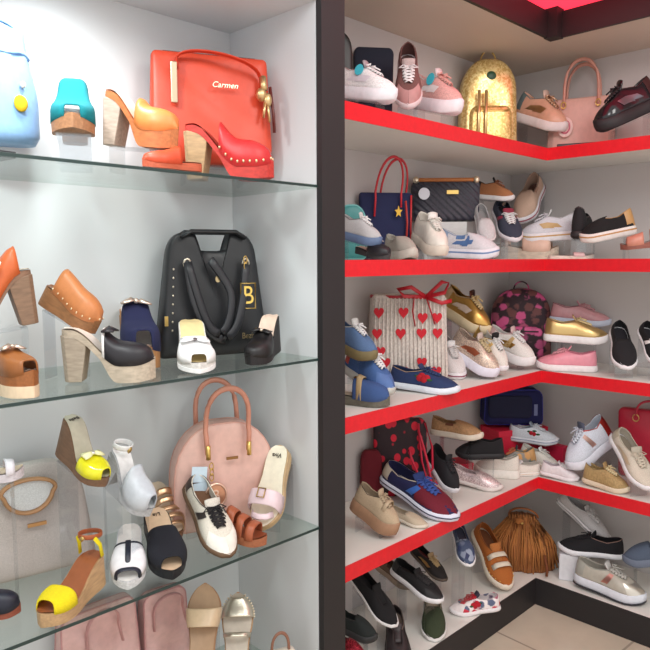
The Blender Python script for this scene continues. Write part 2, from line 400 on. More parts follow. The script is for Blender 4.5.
def sneaker(label, up, sole=(240, 240, 238), lace=(240, 240, 240), tongue=None, cap=None, heel=None, stripe=None, stripe2=None, ins=(190, 180, 168),
            th=.028, kind='canvas', slip=False, out=None, line=None, side=None, heart=None, tagc=None, studs=None, vamp=None, name=None, L=.26, W=.095, hh=.062, group=None, opatch=None, strap=None, wedge=0, backlogo=None):
    r = empty(name or ('slip_on_shoe' if slip else 'sneaker')); tag(r, label, 'shoe', group)
    U = Upper(L, W, th, .46 if slip else .70, hh, .62 if slip else .34)
    mu = cs(up, d=kind)
    # sole
    zb = lambda t: .012*max(0, (t-.75)/.25)**2+.0
    rows = [outline_loop(L, W, .985, lambda t: zb(t)), outline_loop(L, W, 1.02, lambda t: zb(t)+.004), outline_loop(L, W, 1.035, lambda t: zb(t)+th*.5),
            outline_loop(L, W, 1.02, lambda t: zb(t)+th-.001), outline_loop(L, W, .99, lambda t: zb(t)+th+.001), outline_loop(L, W, .8, lambda t: zb(t)+th+.001)]
    V, Fc = gridg(rows, True); n = len(rows[0]); Fc.append(tuple(range(n))[::-1]); Fc.append(tuple(5*n+k for k in range(n)))
    mesh('sole', V, Fc, cs(sole, d='rubber'), r)
    if out:
        rows = [outline_loop(L, W, .98, lambda t: zb(t)-.004), outline_loop(L, W, 1.03, lambda t: zb(t)-.002), outline_loop(L, W, 1.035, lambda t: zb(t)+.005)]
        V, Fc = gridg(rows, True); Fc.append(tuple(range(n))[::-1]); q = mesh('outsole', V, Fc, cs(out, d='rubber'), r)
    if line:
        rows = [outline_loop(L, W, 1.040, lambda t: zb(t)+th*.55), outline_loop(L, W, 1.040, lambda t: zb(t)+th*.72)]
        V, Fc = gridg(rows, True); mesh('sole_stripe', V, Fc, cs(line, d='rubber'), r)
    V, Fc = U.shell(); mesh('upper', V, Fc, mu, r, solid=.0025)
    # insole
    lp = outline_loop(L*.9, W*.85, 1, lambda t: th+.006); mesh('insole', lp, [tuple(range(len(lp)))], cs(ins, d='canvas'), r)
    V, Fc = U.patch((1, -1), .0, .5, .93, 1.0, .0016, 10, 2); mesh('collar', V, Fc, cs(ins if not heel else heel, d='canvas'), r)
    mt = cs(tongue, d=kind) if tongue else mu
    if not slip:
        rows = []
        for t in (.97, .85, .72, .6, .5):
            a = U.pt(1, t, 1); wd = a.y+.004
            rows.append([(a.x, wd*k, a.z-.004+.004*(1-k*k)) for k in (-1, -.5, 0, .5, 1)])
        a = U.pt(1, .5, 1)
        for dx, dz in ((-.010, .008), (-.018, .019)):
            rows.append([(a.x+dx, (a.y+.007)*k, a.z+dz+.004*(1-k*k)) for k in (-1, -.5, 0, .5, 1)])
        V, Fc = gridg(rows); mesh('tongue', V, Fc, mt, r, solid=.004)
        if lace:
            g = []; ks = [.96, .87, .78, .69, .60, .52]
            for i, t in enumerate(ks):
                for sg in ((1, -1) if i < len(ks)-1 else (1,)):
                    t2 = ks[min(i+1, len(ks)-1)] if i < len(ks)-1 else t
                    a = U.pt(sg, t, .9)+Vector((0, 0, .003)); b = U.pt(-sg, t2, .9)+Vector((0, 0, .003)); mid = (a+b)/2+Vector((0, 0, .005))
                    g.append(tubeg([a, a.lerp(mid, .5)+Vector((0, 0, .002)), mid, b.lerp(mid, .5)+Vector((0, 0, .002)), b], .0042, .0018, (1, 0, 0), 6))
            a = U.pt(1, .52, 1); c = Vector((a.x, 0, a.z+.006))
            for sg in (1, -1):
                g.append(tubeg([c, c+Vector((.012, sg*.018, .006)), c+Vector((.006, sg*.034, -.002)), c+Vector((-.004, sg*.02, .002)), c], .0024, .0016, None, 6))
                g.append(tubeg([c, c+Vector((.018, sg*.010, .001)), c+Vector((.036, sg*.020, -.004))], .0022, .0014, None, 6))
            V, Fc = merge(g); mesh('laces', V, Fc, cs(lace, d='cord'), r)
    else:
        for sd in (1, -1): V, Fc = U.patch((sd,), .30, .46, .62, .97, .0014); mesh('elastic_gusset', V, Fc, cs(side or tuple(int(x*.6) for x in (up[0] if isinstance(up[0], tuple) else up[:3])), d='knit'), r)
    if cap: V, Fc = U.patch((1, -1), .80, 1, 0, .62, .0015); mesh('toe_cap', V, Fc, cs(cap, d='rubber'), r)
    if vamp: V, Fc = U.patch((1, -1), .55, 1, 0, 1, .0010, 10, 6); mesh('vamp', V, Fc, cs(vamp, d=kind), r)
    if heel: V, Fc = U.patch((1, -1), 0, .15, 0, .98, .0018); mesh('heel_counter', V, Fc, cs(heel), r)
    if stripe:
        for k, (sd) in enumerate((1, -1)):
            V, Fc = U.patch((sd,), .22, .58, .22, .50, .0022, 8, 3, skew=.35); mesh('side_stripe', V, Fc, cs(stripe), r)
    if stripe2:
        for k, (sd) in enumerate((1, -1)):
            V, Fc = U.patch((sd,), .40, .50, .1, .8, .0024, 4, 5, skew=.18); mesh('side_panel', V, Fc, cs(stripe2), r)
    if heart:  # flower or cherry patch near the side
        for sd in (1, -1):
            g = []
            for k, (t, v) in enumerate(((.48, .42), (.55, .38), (.51, .55), (.60, .50))[:(4 if heart == 'rose' else 2)]):
                p = U.pt(sd, t, v)+U.nrm(sd, t, v)*.001; g.append(sphg(p, .014 if heart == 'rose' else .011, 8, 1, 1, .35))
            V, Fc = merge(g); mesh('rose_patch', V, Fc, mat((190, 20, 40), 'canvas'), r)
            g = []
            for t, v in ((.44, .55), (.64, .42), (.56, .62)):
                p = U.pt(sd, t, v)+U.nrm(sd, t, v)*.001; g.append(sphg(p, .009, 6, .6, 1.3, .35))
            V, Fc = merge(g); mesh('leaf_patch', V, Fc, mat((45, 95, 55), 'canvas'), r)
    if strap:
        g = []
        for t in strap[1:]:
            a = U.pt(1, t, .55); b = U.pt(-1, t, .55); c = (a+b)/2; c.z = U.pt(1, t, 1).z+.010
            pts = [a+Vector((0, .003, 0))]+[Vector((c.x, a.y*k, c.z-(c.z-a.z)*.35*k*k)) for k in (.7, .35, 0, -.35, -.7)]+[b-Vector((0, .003, 0))]
            V, Fc = tubeg(pts, .010, .0018, (1, 0, 0), 8); mesh('strap', V, Fc, cs(strap[0]), r)
    if tagc:
        p = U.pt(-1, .42, .75); d = disc('price_tag', .017, cs(tagc, d='plastic'), r, p+Vector((0, -.006, .004)), (R(70), 0, 0)); d['label'] = 'round turquoise price tag'
    if studs:
        g = []
        for sd in (1, -1):
            for k in range(9): p = U.pt(sd, .45+.06*k, .12); g.append(sphg(p+U.nrm(sd, .45+.06*k, .12)*.001, .0028, 6))
        V, Fc = merge(g); mesh('studs', V, Fc, cs(studs), r)
    return r

def heeled(label, up, sole=(196, 170, 135), H=.09, P=.03, heel='block', heelc=None, vamp=(.52, 1.0), vh=(.07, .045), ins=(225, 205, 180), kind='leather', name='platform_mule',
           bow=None, box=.58, studs=None, straps=(), ankle=None, buckle=None, counter=None, L=.23, W=.088, base=None, sidecut=0, group=None, knot=None, logo=None, trim=None, strapc=None):
    r = empty(name); tag(r, label, 'shoe', group)
    def f(t): return P+(H-P)*(1-smooth((t-.12)/.52))+.010*max(0, (t-.8)/.2)**2
    def hw(t): return float(np.interp(t, TT, HW))*W/2
    N = 26; ts = [0]+[.015+.97*i/N for i in range(N+1)]+[1]
    rows = []
    for t in ts:
        top = f(t)
        if heel == 'block': bt = (top-.014)*(1-smooth((t-.42)/.2))+.004*max(0, (t-.85)/.15)
        else: bt = .004*max(0, (t-.85)/.15)
        h = max(hw(t), .002)*1.03; x = (t-.5)*L
        rows.append([(x, h, top), (x, -h, top), (x, -h*.98, bt), (x, -h*.5, bt), (x, h*.5, bt), (x, h*.98, bt)])
    V, Fc = gridg(rows, True); n = 6; Fc.append(tuple(range(n))[::-1]); Fc.append(tuple((len(rows)-1)*n+k for k in range(n)))
    mesh('wedge_sole' if heel == 'wedge' else 'platform_sole', V, Fc, cs(sole, d='wood'), r, False)
    if heel == 'block':
        rows = []
        for k in range(6):
            q = k/5; z = (f(.1)-.010)*(1-q)+.001*q; x0 = (.0+.03*q-.5)*L; x1 = (.29-.07*q-.5)*L; h = hw(.15)*(1.0-.1*q)
            zz = z
            rows.append([(x0, h*.6, zz), (x0+.012, h, zz), (x1, h, zz-(.010*(1-q))), (x1, -h, zz-(.010*(1-q))), (x0+.012, -h, zz), (x0, -h*.6, zz)])
        V, Fc = gridg(rows, True); Fc.append(tuple(range(6))[::-1]); Fc.append(tuple(5*6+k for k in range(6)))
        mesh('heel', V, Fc, cs(heelc or sole, d='wood'), r, False, bevel=.002)
    if base:
        rows = [[((t-.5)*L*1.01, s*max(hw(t), .002)*1.05, z) for s, z in ((1, -.001), (1, P*.5), (-1, P*.5), (-1, -.001))] for t in ts if (heel == 'wedge' or t > .55)]
        V, Fc = gridg(rows, True); Fc.append((3, 2, 1, 0)); m4 = (len(rows)-1)*4; Fc.append((m4, m4+1, m4+2, m4+3)); mesh('outsole', V, Fc, cs(base, d='rubber'), r, False)
    # insole
    rows = [[((t-.5)*L, s*hw(t)*.93*1.0, f(t)+.0015+.002*s*s) for s in (-1, -.5, 0, .5, 1)] for t in ts[1:-1]]
    V, Fc = gridg(rows); mesh('insole', V, Fc, cs(ins), r)
    if logo:
        k = [( -.5+.12)*L, f(.12)]; text(logo, .018, mat((60, 50, 45), 'paint'), r, ((.14-.5)*L, 0, f(.14)+.005), (0, R(8), PI/2+PI), 'insole_mark')
    def arch(t0, t1, h0, h1, nm, m, lean=0, nt=10, off=1.04, pw=.75, cut=0):
        rows = []; NA = 14
        for i in range(nt+1):
            q = i/nt; t = t0+(t1-t0)*q; row = []
            for j in range(NA+1):
                a = PI*j/NA; s_ = math.sin(a)
                tt = min(1, max(0, t+lean*(1-q)*s_-cut*q*s_)); hh = (h0+(h1-h0)*q**1.2)
                if t1 >= 1: hh = h1*math.sqrt(max(0, 1-((q-.5)/.5)**2)) if q > .5 else h0+(h1-h0)*q*2
                row.append(((tt-.5)*L, (max(hw(t), .001)*off+.001)*math.copysign(abs(math.cos(a))**(.7 if box > .5 else .45), math.cos(a)), f(tt)-.004+hh*s_**box))
            rows.append(row)
        V, Fc = gridg(rows); return mesh(nm, V, Fc, m, r, solid=.003)
    mu = cs(up, d=kind)
    if vamp:
        arch(vamp[0], vamp[1], vh[0], vh[1], 'vamp', mu, sidecut, 12, cut=.03 if vamp[1] < 1 else 0)
        if trim: arch(vamp[0]-.005, vamp[0]+.02, vh[0]+.002, vh[0]+.001, 'trim', cs(trim), sidecut, 2, 1.06)
        if trim and vamp[1] < 1: arch(vamp[1]-.03, vamp[1]+.005, vh[1]+.002, vh[1]+.001, 'trim', cs(trim), -.02, 2, 1.06)
    for st in straps:
        arch(st[0]-st[2]/2, st[0]+st[2]/2, st[1], st[1]*.92, 'strap', cs(strapc, d=kind) if strapc else mu, 0, 3)
    if counter:
        g = []
        rows = []
        for i in range(13):
            a = -1+2*i/12; t = .22*abs(a)**1.5; sd = 1 if a > 0 else -1
            h = counter[1]*(1-abs(a)**3*.8)
            rows.append([((t-.5)*L-.001, sd*max(hw(t), .0)*1.03, f(t)-.003+h*k) for k in (0, .35, .7, 1)])
        V, Fc = gridg(rows); mesh('heel_counter', V, Fc, cs(counter[0]), r, solid=.003)
    if ankle:
        z = f(.1)+ankle[1]; pts = [((.12-.5)*L+.032*math.cos(2*PI*k/20), .028*math.sin(2*PI*k/20), z+.006*math.cos(2*PI*k/20)) for k in range(20)]
        V, Fc = tubeg(pts, .007, .0014, (0, 0, 1), 8, True); mesh('ankle_strap', V, Fc, cs(ankle[0]), r)
        V, Fc = tubeg([((.12-.5)*L+.034, -.004+.004*k, z+.006-.004*k) for k in range(3)], .008, .003, (0, 0, 1)); mesh('buckle', V, Fc, mat((205, 175, 110), 'metal'), r)
    tp = vamp or (straps[0][0], 0); tb = (tp[0]+.05) if vamp else straps[0][0]; zt = f(tb)+(vh[0] if vamp else straps[0][1]); xb = (tb-.5)*L
    if bow:
        g = []
        for sd in (1, -1):
            rows = [[(xb+.002+k*w*.5, sd*y, zt-.004*y/.03+.004+.006*math.sin(PI*q)*(1-abs(k))) for k in (-1, 0, 1)] for y, w, q in ((.002, .008, 0), (.012, .022, .5), (.026, .030, .8), (.036, .030, 1))]
            g.append(gridg(rows))
        V, Fc = merge(g); b = mesh('bow', V, Fc, cs(bow), r, solid=.003)
        V, Fc = sphg((xb+.002, 0, zt+.004), .007, 8, .7); mesh('knot', V, Fc, cs(knot or bow), b)
    if buckle:
        V, Fc = tubeg([(xb+a, b, zt-.002) for a, b in ((-.012, -.010), (.012, -.010), (.012, .010), (-.012, .010))], .002, None, None, 6, True); mesh('buckle', V, Fc, cs(buckle, d='metal'), r)
    if studs:
        g = []
        for k in range(9):
            t = vamp[0]+.01+(min(vamp[1], .97)-vamp[0])*k/8
            for sd in (1, -1): g.append(sphg(((t-.5)*L, sd*(hw(t)*1.04+.002), f(t)+.006), .0032, 6))
        V, Fc = merge(g); mesh('studs', V, Fc, cs(studs, d='metal'), r)
    return r
# ------------------------------------------------------------------ bag builders
def rprof(w, h, rt, rb, wt=None, n=7):
    P = []
    for cx, cz, r_, a0 in ((w/2-rb, rb, rb, -90), (w/2-rt, h-rt, rt, 0), (-w/2+rt, h-rt, rt, 90), (-w/2+rb, rb, rb, 180)):
        for i in range(n+1):
            a = R(a0+90*i/n); P.append([cx+r_*math.cos(a), cz+r_*math.sin(a)])
    out = []
    for i in range(len(P)):   # resample long edges
        a, b = P[i], P[(i+1) % len(P)]; d = math.dist(a, b); k = max(1, int(d/.03))
        for j in range(k): out.append([a[0]+(b[0]-a[0])*j/k, a[1]+(b[1]-a[1])*j/k])
    if wt:
        for p in out: p[0] *= 1+(wt/w-1)*p[1]/h
    return out
def puff(prof, d, pw=6, wr=0, flat=0):
    hmax = max(q[1] for q in prof); cx = 0; cz = sum(p[1] for p in prof)/len(prof); rows = []
    S = [0, .12, .24, .36, .48, .6, .7, .8, .88, .94, .975, .993, 1]
    for sg, seq in ((-1, S), (1, S[::-1][1:])):
        for s in seq:
            y = sg*d/2*(max(0, 1-s**pw))**(1/pw)
            rows.append([(cx+(p[0]-cx)*max(s, .001), y*(1-flat*((cz+(p[1]-cz)*s)/hmax))+wr*math.sin((cx+(p[0]-cx)*s)*40+(cz+(p[1]-cz)*s)*23)*math.sin((cz+(p[1]-cz)*s)*31)*(1-s**4), cz+(p[1]-cz)*max(s, .001)) for p in prof])
    return gridg(rows, True)
def bag(label, col, w=.28, h=.24, d=.11, rt=.02, rb=.02, wt=None, kind='leather', handle=None, name='handbag', cat='handbag', pw=7, wr=.002, flat=0, zipc=None, logo=None, group=None, piping=None):
    r = empty(name); tag(r, label, cat, group)
    pr = rprof(w, h, rt, rb, wt)
    V, Fc = puff(pr, d, pw, wr, flat); mesh('body', V, Fc, cs(col, d=kind), r)
    if piping:
        for sg in (-1, 1):
            s = .985; cz = sum(p[1] for p in pr)/len(pr)
            pts = [(p[0]*s, sg*d/2*.72*(1-flat*p[1]/h), cz+(p[1]-cz)*s) for p in pr]
            V, Fc = tubeg(pts, .0028, None, (0, 1, 0), 6, True); mesh('piping', V, Fc, cs(piping), r)
    if zipc:
        V, Fc = tubeg([(x, 0, h+.001) for x in np.linspace(-(wt or w)*.4, (wt or w)*.4, 8)], .006, .003, (0, 1, 0)); mesh('zip', V, Fc, cs(zipc, d='metal'), r)
    if handle:  # (colour, span, rise, width, ys)
        hc, span, rise, wd, ys = handle[:5]; z0 = handle[5] if len(handle) > 5 else h*.9
        for y in ys:
            yy = y*d/2
            pts = [(-span/2, yy*1.05, z0)]+[tuple(p) for p in arc((-span/2, yy, h*.98), (span/2, yy, h*.98), (0, yy*.6, h+rise), 14, .7)]+[(span/2, yy*1.05, z0)]
            V, Fc = tubeg(pts, wd, .0035, (0, 1, 0) if wd > .006 and handle[-1] != 'flat' else (0, 0, 1), 8); mesh('handle', V, Fc, cs(hc), r)
            for sx in (-1, 1):
                V, Fc = tubeg([(sx*span/2+.010*math.cos(a), yy*1.12, z0+.010*math.sin(a)) for a in np.linspace(0, 2*PI, 13)[:-1]], .0018, None, None, 6, True); mesh('ring', V, Fc, mat((220, 190, 120), 'metal'), r)
    return r
def child(r, name, g, col, d='leather', label=None, sm=True, parent=None, **k):
    V, Fc = g; o = mesh(name, V, Fc, cs(col, d=d), parent or r, sm, **k)
    if label: o['label'] = label
    return o
GOLD = (222, 186, 110, 'metal')
def chain(r, pts, col=GOLD):
    g = []
    for i, p in enumerate(pts):
        g.append(tubeg([(p[0]+.005*math.cos(a), p[1]+(.003*math.cos(a) if i % 2 else 0), p[2]+.008*math.sin(a)) for a in np.linspace(0, 2*PI, 11)[:-1]], .0014, None, None, 5, True))
    return child(r, 'chain', merge(g), col)
# ------------------------------------------------------------------ alcove, top glass shelf
AL1 = 'shoes on the top glass shelf'; AL2 = 'shoes on the second glass shelf'; AL3 = 'shoes on the third glass shelf'; AL4 = 'sandals on the lowest glass shelf'
BG = 'handbags on display in the alcove'
r = empty('bucket_bag'); tag(r, 'pale blue leather bucket bag with drawstring at the left edge of the top glass shelf', 'handbag', BG)
rows = []
for k in range(15):
    q = k/14; z = .30*q; rr = .118-.02*q-.010*math.sin(q*PI)*0+(.012*math.sin(q*6)); rr = .12*(1-.33*smooth((q-.35)/.65)) if q > .02 else .105
    rows.append([((rr+.008*q*math.sin(9*a+2)*smooth((q-.4)*2))*math.cos(a), (rr*.62+.006*q*math.sin(7*a)*smooth((q-.4)*2))*math.sin(a), z) for a in np.linspace(0, 2*PI, 41)[:-1]])
V, Fc = gridg(rows, True); Fc.append(tuple(range(40))[::-1]); mesh('body', V, Fc, mat((140, 182, 226), 'leather'), r, solid=.004)
child(r, 'drawstring', tubeg([(.095*math.cos(a), .058*math.sin(a)-.002, .235+.004*math.sin(5*a)) for a in np.linspace(0, 2*PI, 30)[:-1]], .0045, None, None, 6, True), (150, 190, 230))
child(r, 'strap', tubeg(arc((-.07, 0, .29), (.07, 0, .29), (0, .02, .33)), .008, .003, (0, 1, 0)), (135, 178, 222))
q = child(r, 'charm', sphg((.035, -.078, .10), .022, 10, 1, 1, .4), (238, 196, 30), 'suede', 'yellow hanging charm'); child(r, 'clasp', sphg((.045, -.075, .15), .009, 8), (245, 240, 235), 'plastic')
fit(r, (-42, 16, 40, 148), 'G', 'G1', .12, 20, rest=False)
# black box under it
r = mesh('display_block', *boxg(-.05, .05, -.05, .05, 0, .022), mat((28, 26, 32), 'paint'), None, False, bevel=.002); tag(r, 'low black block under the pale blue bucket bag', 'display stand')
fit(r, (-30, 141, 16, 156), 'G', 'G1', .10, 25, only='w')
r = heeled('teal suede peep-toe mule with pale insole, facing front beside the blue bucket bag', (0, 132, 142), (176, 126, 88), H=.085, P=.026, vamp=(.30, .97), vh=(.082, .030), ins=(250, 246, 240), kind='suede', group=AL1, sidecut=-.02, box=.4)
fit(r, (50, 78, 96, 146), 'G', 'G1', .13, -92, rest=False, riser='clear acrylic stand holding the teal peep-toe mule')
r = heeled('orange tan leather platform mule on a tall block heel, left of the coral tote bag', (238, 138, 72), (196, 116, 66), H=.10, P=.034, vamp=(.5, 1.0), vh=(.05, .045), ins=(252, 236, 215), heelc=(196, 176, 160), group=AL1)
fit(r, (106, 84, 176, 157), 'G', 'G1', .10, -32, 6, rest=False, riser='clear acrylic stand holding the orange tan platform mule')
r = heeled('coral red studded clog with a beige block heel, in front of the coral tote bag', (202, 42, 44), (202, 60, 52), H=.105, P=.026, vamp=(.42, 1.0), vh=(.06, .055), ins=(196, 60, 50), heelc=(192, 158, 118), studs=(240, 214, 170), name='clog', group=AL1)
fit(r, (183, 122, 274, 181), 'G', 'G1', .06, -14, 0, rest=True)
r = heeled('low coral orange slide shoe at the lower left corner of the coral tote bag', (214, 78, 44), (196, 92, 60), H=.02, P=.016, heel='wedge', vamp=(.4, 1.0), vh=(.05, .035), name='slide', group=AL1)
fit(r, (142, 146, 202, 173), 'G', 'G1', .07, 205, 0, rest=True)
r = bag('coral orange leather tote bag with gold script lettering and gold charms', (212, 70, 42), .31, .28, .10, .012, .05, .29, handle=None, kind='leather', wr=.004, flat=.55, zipc=(60, 30, 26), group=BG)
for y, dx, top in ((-.030, 0, .022), (.022, .0, .010)):
    pts = [(-.085, y, .235)]+arc((-.085, y, .245), (.12, y-.015, .225), (.0, y-.03, .25+top), 16, .8)+[(.12, y-.02, .20)]
    child(r, 'handle', tubeg(pts, .012, .003, (0, 0, 1) if 0 else (0, 1, 0)), (212, 62, 34))
child(r, 'zip_panel', boxg(-.104, -.088, -.052, -.044, .145, .245), (196, 176, 150), 'metal', sm=False, bevel=.002)
text('Carmen', .020, mat((250, 235, 205), 'metal'), r, (.028, -.050, .197), (PI/2, 0, 0), 'logo', .3)
t = child(r, 'charm', merge([tubeg([(.125, -.05, .225), (.125, -.055, .205), (.127, -.058, .19)], .009), sphg((.118, -.06, .178), .014, 8, 1.3), sphg((.134, -.06, .165), .012, 8, 1.6), tubeg([(.128, -.06, .16), (.122, -.062, .12)], .007, .004), tubeg([(.134, -.06, .16), (.138, -.062, .11)], .006, .004)]), (212, 180, 130), 'metal')
child(t, 'tassel', tubeg([(.142, -.056, .20), (.150, -.058, .13), (.152, -.058, .085)], .006, .004), (96, 34, 30))
fit(r, (149, 49, 276, 169), 'G', 'G1', .15, 10, 0, rest=False, riser='low clear acrylic stand under the coral orange tote bag')
# ------------------------------------------------------------------ second glass shelf
r = heeled('burnt orange clog with tall wooden block heel at the left edge, toe out of view', (206, 100, 50), (140, 106, 84), H=.12, P=.035, vamp=(.14, 1), vh=(.06, .06), heelc=(140, 110, 88), name='clog', group=AL2)
o = child(r, 'price_tag', boxg(-.016, .016, -.002, .002, -.03, .03), (245, 244, 240), 'plastic', 'white paper price tag', False); o.location = (-.01, .047, .13); o.rotation_euler = (0, R(-35), 0)
fit(r, (-58, 246, 39, 338), 'G', 'G2', .17, 188, 8, rest=False, riser='clear acrylic stand at the left edge holding the burnt orange clog')
r = heeled('brown leather wedge mule with crinkled metallic trim and cream platform, at the left edge', (152, 92, 44), (158, 96, 48), H=.075, P=.045, heel='wedge', vamp=(.5, .95), vh=(.045, .03), ins=(190, 176, 170), base=(232, 208, 176), bow=(214, 196, 180, 'metal'), box=.42, name='wedge_mule', group=AL2)
fit(r, (-14, 334, 37, 401), 'G', 'G2', .045, -60, rest=True)
r = heeled('tan leather clog with gold studs, raised behind the black platform mule', (204, 130, 78), (150, 104, 66), H=.05, P=.032, vamp=(.16, 1), vh=(.066, .06), heel='wedge', studs=(246, 226, 190), name='clog', group=AL2, ins=(150, 100, 66))
fit(r, (38, 269, 104, 334), 'G', 'G2', .15, -28, 30, rest=False, riser='clear acrylic stand holding the tan studded clog')
r = heeled('black platform mule with beige block heel and a white trimmed bow', (32, 30, 36), (196, 182, 162), H=.10, P=.036, heel='block', heelc=(176, 162, 144), vamp=(.46, 1.0), vh=(.05, .042), ins=(252, 240, 228), trim=(246, 244, 242), bow=(40, 36, 42), knot=(220, 170, 170, 'metal'), group=AL2)
fit(r, (60, 326, 156, 387), 'G', 'G2', .035, -12, rest=True)
r = heeled('navy blue peep-toe platform mule with jewelled strap, behind the black beige-heeled mule', (34, 38, 78), (186, 132, 84), H=.09, P=.03, vamp=(.42, .96), vh=(.058, .036), ins=(240, 224, 212), kind='suede', bow=(225, 205, 190, 'metal'), group=AL2, box=.4)
fit(r, (121, 281, 158, 352), 'G', 'G2', .13, -82, rest=True)
r = bag('black leather handbag with cut-out handle, hanging straps and gold letter charm', (30, 32, 36), .30, .27, .10, .05, .015, .19, wr=.003, flat=.5, group=BG, name='handbag')
for o in list(r.children): bpy.data.objects.remove(o)
# body made of a front profile with a real handle opening
def black_bag(r):
    h, wb, wt = .262, .30, .225
    pr = rprof(wb, h, .045, .012, wt)
    out = []
    for i, p in enumerate(pr):     # cut the handle opening out of the top edge
        q = pr[(i+1) % len(pr)]; top = p[1] > h-.002
        if not (top and abs(p[0]) < .047): out.append(p)
        if top and p[0] >= .047 > q[0]: out += [[.047, h], [.044, h-.02], [.036, h-.036], [.015, h-.038], [-.015, h-.038], [-.036, h-.036], [-.044, h-.02], [-.047, h]]
    pr = out
    V, Fc = puff(pr, .09, 8, .003, .5); mesh('body', V, Fc, mat((30, 32, 36), 'leather'), r)
    for y in (-.030, .030):
        pts = [(-.085, y, .252), (-.06, y, .264), (.06, y, .264), (.085, y, .252)]
        child(r, 'handle', tubeg(pts, .012, .005, (0, 1, 0)), (26, 28, 32))
    for sx in (-1, 1):
        child(r, 'grommet', tubeg([(sx*.078+.009*math.cos(a), -.052, .198+.009*math.sin(a)) for a in np.linspace(0, 2*PI, 13)[:-1]], .0025, None, None, 6, True), (225, 215, 195), 'metal')
    pts = [(-.078, -.056, .200), (-.07, -.068, .12), (-.035, -.072, .055), (.01, -.072, .035), (.045, -.072, .06), (.065, -.066, .12), (.078, -.056, .195)]
    # smooth strap loops
    def sm(P):
        out = []
        for i in range(25):
            t = i/24*(len(P)-1); a = int(min(t, len(P)-2)); u = t-a; out.append([P[a][k]*(1-u)+P[a+1][k]*u for k in range(3)])
        for _ in range(3): out = [out[0]]+[[(out[i-1][k]+2*out[i][k]+out[i+1][k])/4 for k in range(3)] for i in range(1, len(out)-1)]+[out[-1]]
        return out
    child(r, 'strap', tubeg(sm(pts), .011, .004, (1, 0, .2)), (40, 41, 46)); pts2 = [(p[0]*.7-.01, p[1]-.004, p[2]+.01) for p in pts]
    child(r, 'strap', tubeg(sm([(-.078, -.058, .2)]+pts2[1:-1]+[(.02, -.062, .16), (-.02, -.06, .205)]), .010, .004, (1, 0, .2)), (36, 37, 42))
    chain(r, [(.075, -.058, .205-.013*k) for k in range(4)])
    o = text('B', .055, mat((240, 205, 110), 'metal'), r, (.078, -.066, .128), (PI/2, 0, 0), 'letter_charm')
    child(r, 'charm_frame', tubeg([(.078+a, -.066, .128+b) for a, b in ((-.02, -.027), (.02, -.027), (.02, .027), (-.02, .027))], .0025, None, None, 6, True), GOLD)
    disc('snap', .007, mat((190, 170, 130), 'metal'), r, (0, -.056, .165))
    text('Bezina', .018, mat((225, 200, 150), 'metal'), r, (.085, -.060, .042), (PI/2, 0, 0), 'logo')
    g = [sphg((-.118+.001*k, -.045, .06+.018*k), .0025, 6) for k in range(8)]
    child(r, 'studs', merge(g), (225, 215, 195), 'metal'); child(r, 'side_buckle', boxg(-.137, -.129, -.05, -.042, .07, .09), GOLD, sm=False)
black_bag(r)
fit(r, (154, 229, 268, 345), 'G', 'G2', .17, 18, rest=True)
r = heeled('white leather peep-toe mule with a small bow, in front of the black handbag', (244, 244, 244), (236, 234, 230), H=.10, P=.024, heel='wedge', vamp=(.50, .96), vh=(.040, .034), box=.45, ins=(236, 214, 158), bow=(240, 240, 240), knot=(120, 110, 110, 'metal'), group=AL2, sidecut=-.03, base=(250, 250, 250), name='mule')
fit(r, (177, 319, 216, 377), 'G', 'G2', .07, -84, 8, rest=True)
r = heeled('black leather mule with bow and pale pink insole, right of the white mule', (28, 26, 28), (34, 30, 32), H=.10, P=.022, heel='wedge', vamp=(.48, 1.0), vh=(.045, .04), ins=(232, 206, 186), bow=(26, 24, 26), knot=(225, 210, 190, 'metal'), group=AL2, name='mule')
fit(r, (244, 314, 281, 367), 'G', 'G2', .08, -112, 8, rest=True)
# ------------------------------------------------------------------ third glass shelf
r = heeled('pale lavender white sandal with rounded straps at the left edge', (226, 222, 230), (215, 208, 214), H=.06, P=.02, heel='wedge', vamp=None, straps=((.55, .045, .14), (.78, .035, .14)), ankle=((226, 222, 230), .045), name='sandal', group=AL3)
fit(r, (-48, 436, 23, 490), 'G', 'G3', .12, 5, 0, rest=False, riser='clear acrylic stand at the left edge holding the lavender white sandal')
r = heeled('yellow peep-toe wedge mule with brown cork heel, raised above the grey tote', (232, 226, 40), (124, 92, 70), H=.105, P=.022, heel='wedge', vamp=(.58, .97), vh=(.036, .030), ins=(190, 184, 166), kind='patent', bow=(246, 244, 190), knot=(230, 230, 230, 'metal'), logo='Bella', name='wedge_mule', group=AL3)
fit(r, (55, 414, 111, 487), 'G', 'G3', .13, -52, 22, rest=False, riser='clear acrylic stand holding the yellow peep-toe wedge')
r = heeled('silver white leather mule with a white top strap, right of the yellow wedge', (200, 206, 214), (190, 192, 196), H=.08, P=.016, heel='block', vamp=(.48, .97), vh=(.06, .042), ins=(240, 240, 240), kind='satin', ankle=((246, 246, 248), .02), name='mule', group=AL3)
fit(r, (102, 438, 157, 517), 'G', 'G3', .11, -48, 28, rest=False, riser='clear acrylic stand holding the silver white mule')
r = bag('large pale grey suede tote bag with tan cut-out handle at the left edge', (196, 188, 184), .32, .27, .10, .09, .03, .25, kind='suede', wr=.004, flat=.5, group=BG)
pr = [(.055*math.cos(a)*(1.0 if math.sin(a) < 0 else 1.1), -.052, .215+(.052 if math.sin(a) < 0 else .028)*math.sin(a)) for a in np.linspace(0, 2*PI, 33)[:-1]]
child(r, 'handle', tubeg(pr, .009, .005, (0, 1, 0), 8, True), (176, 132, 92))
child(r, 'handle_opening', ([(p[0]*.9, -.0505, .215+(p[2]-.215)*.9) for p in pr], [tuple(range(32))]), (216, 220, 222), 'suede', 'pale lining seen through the handle opening', False)
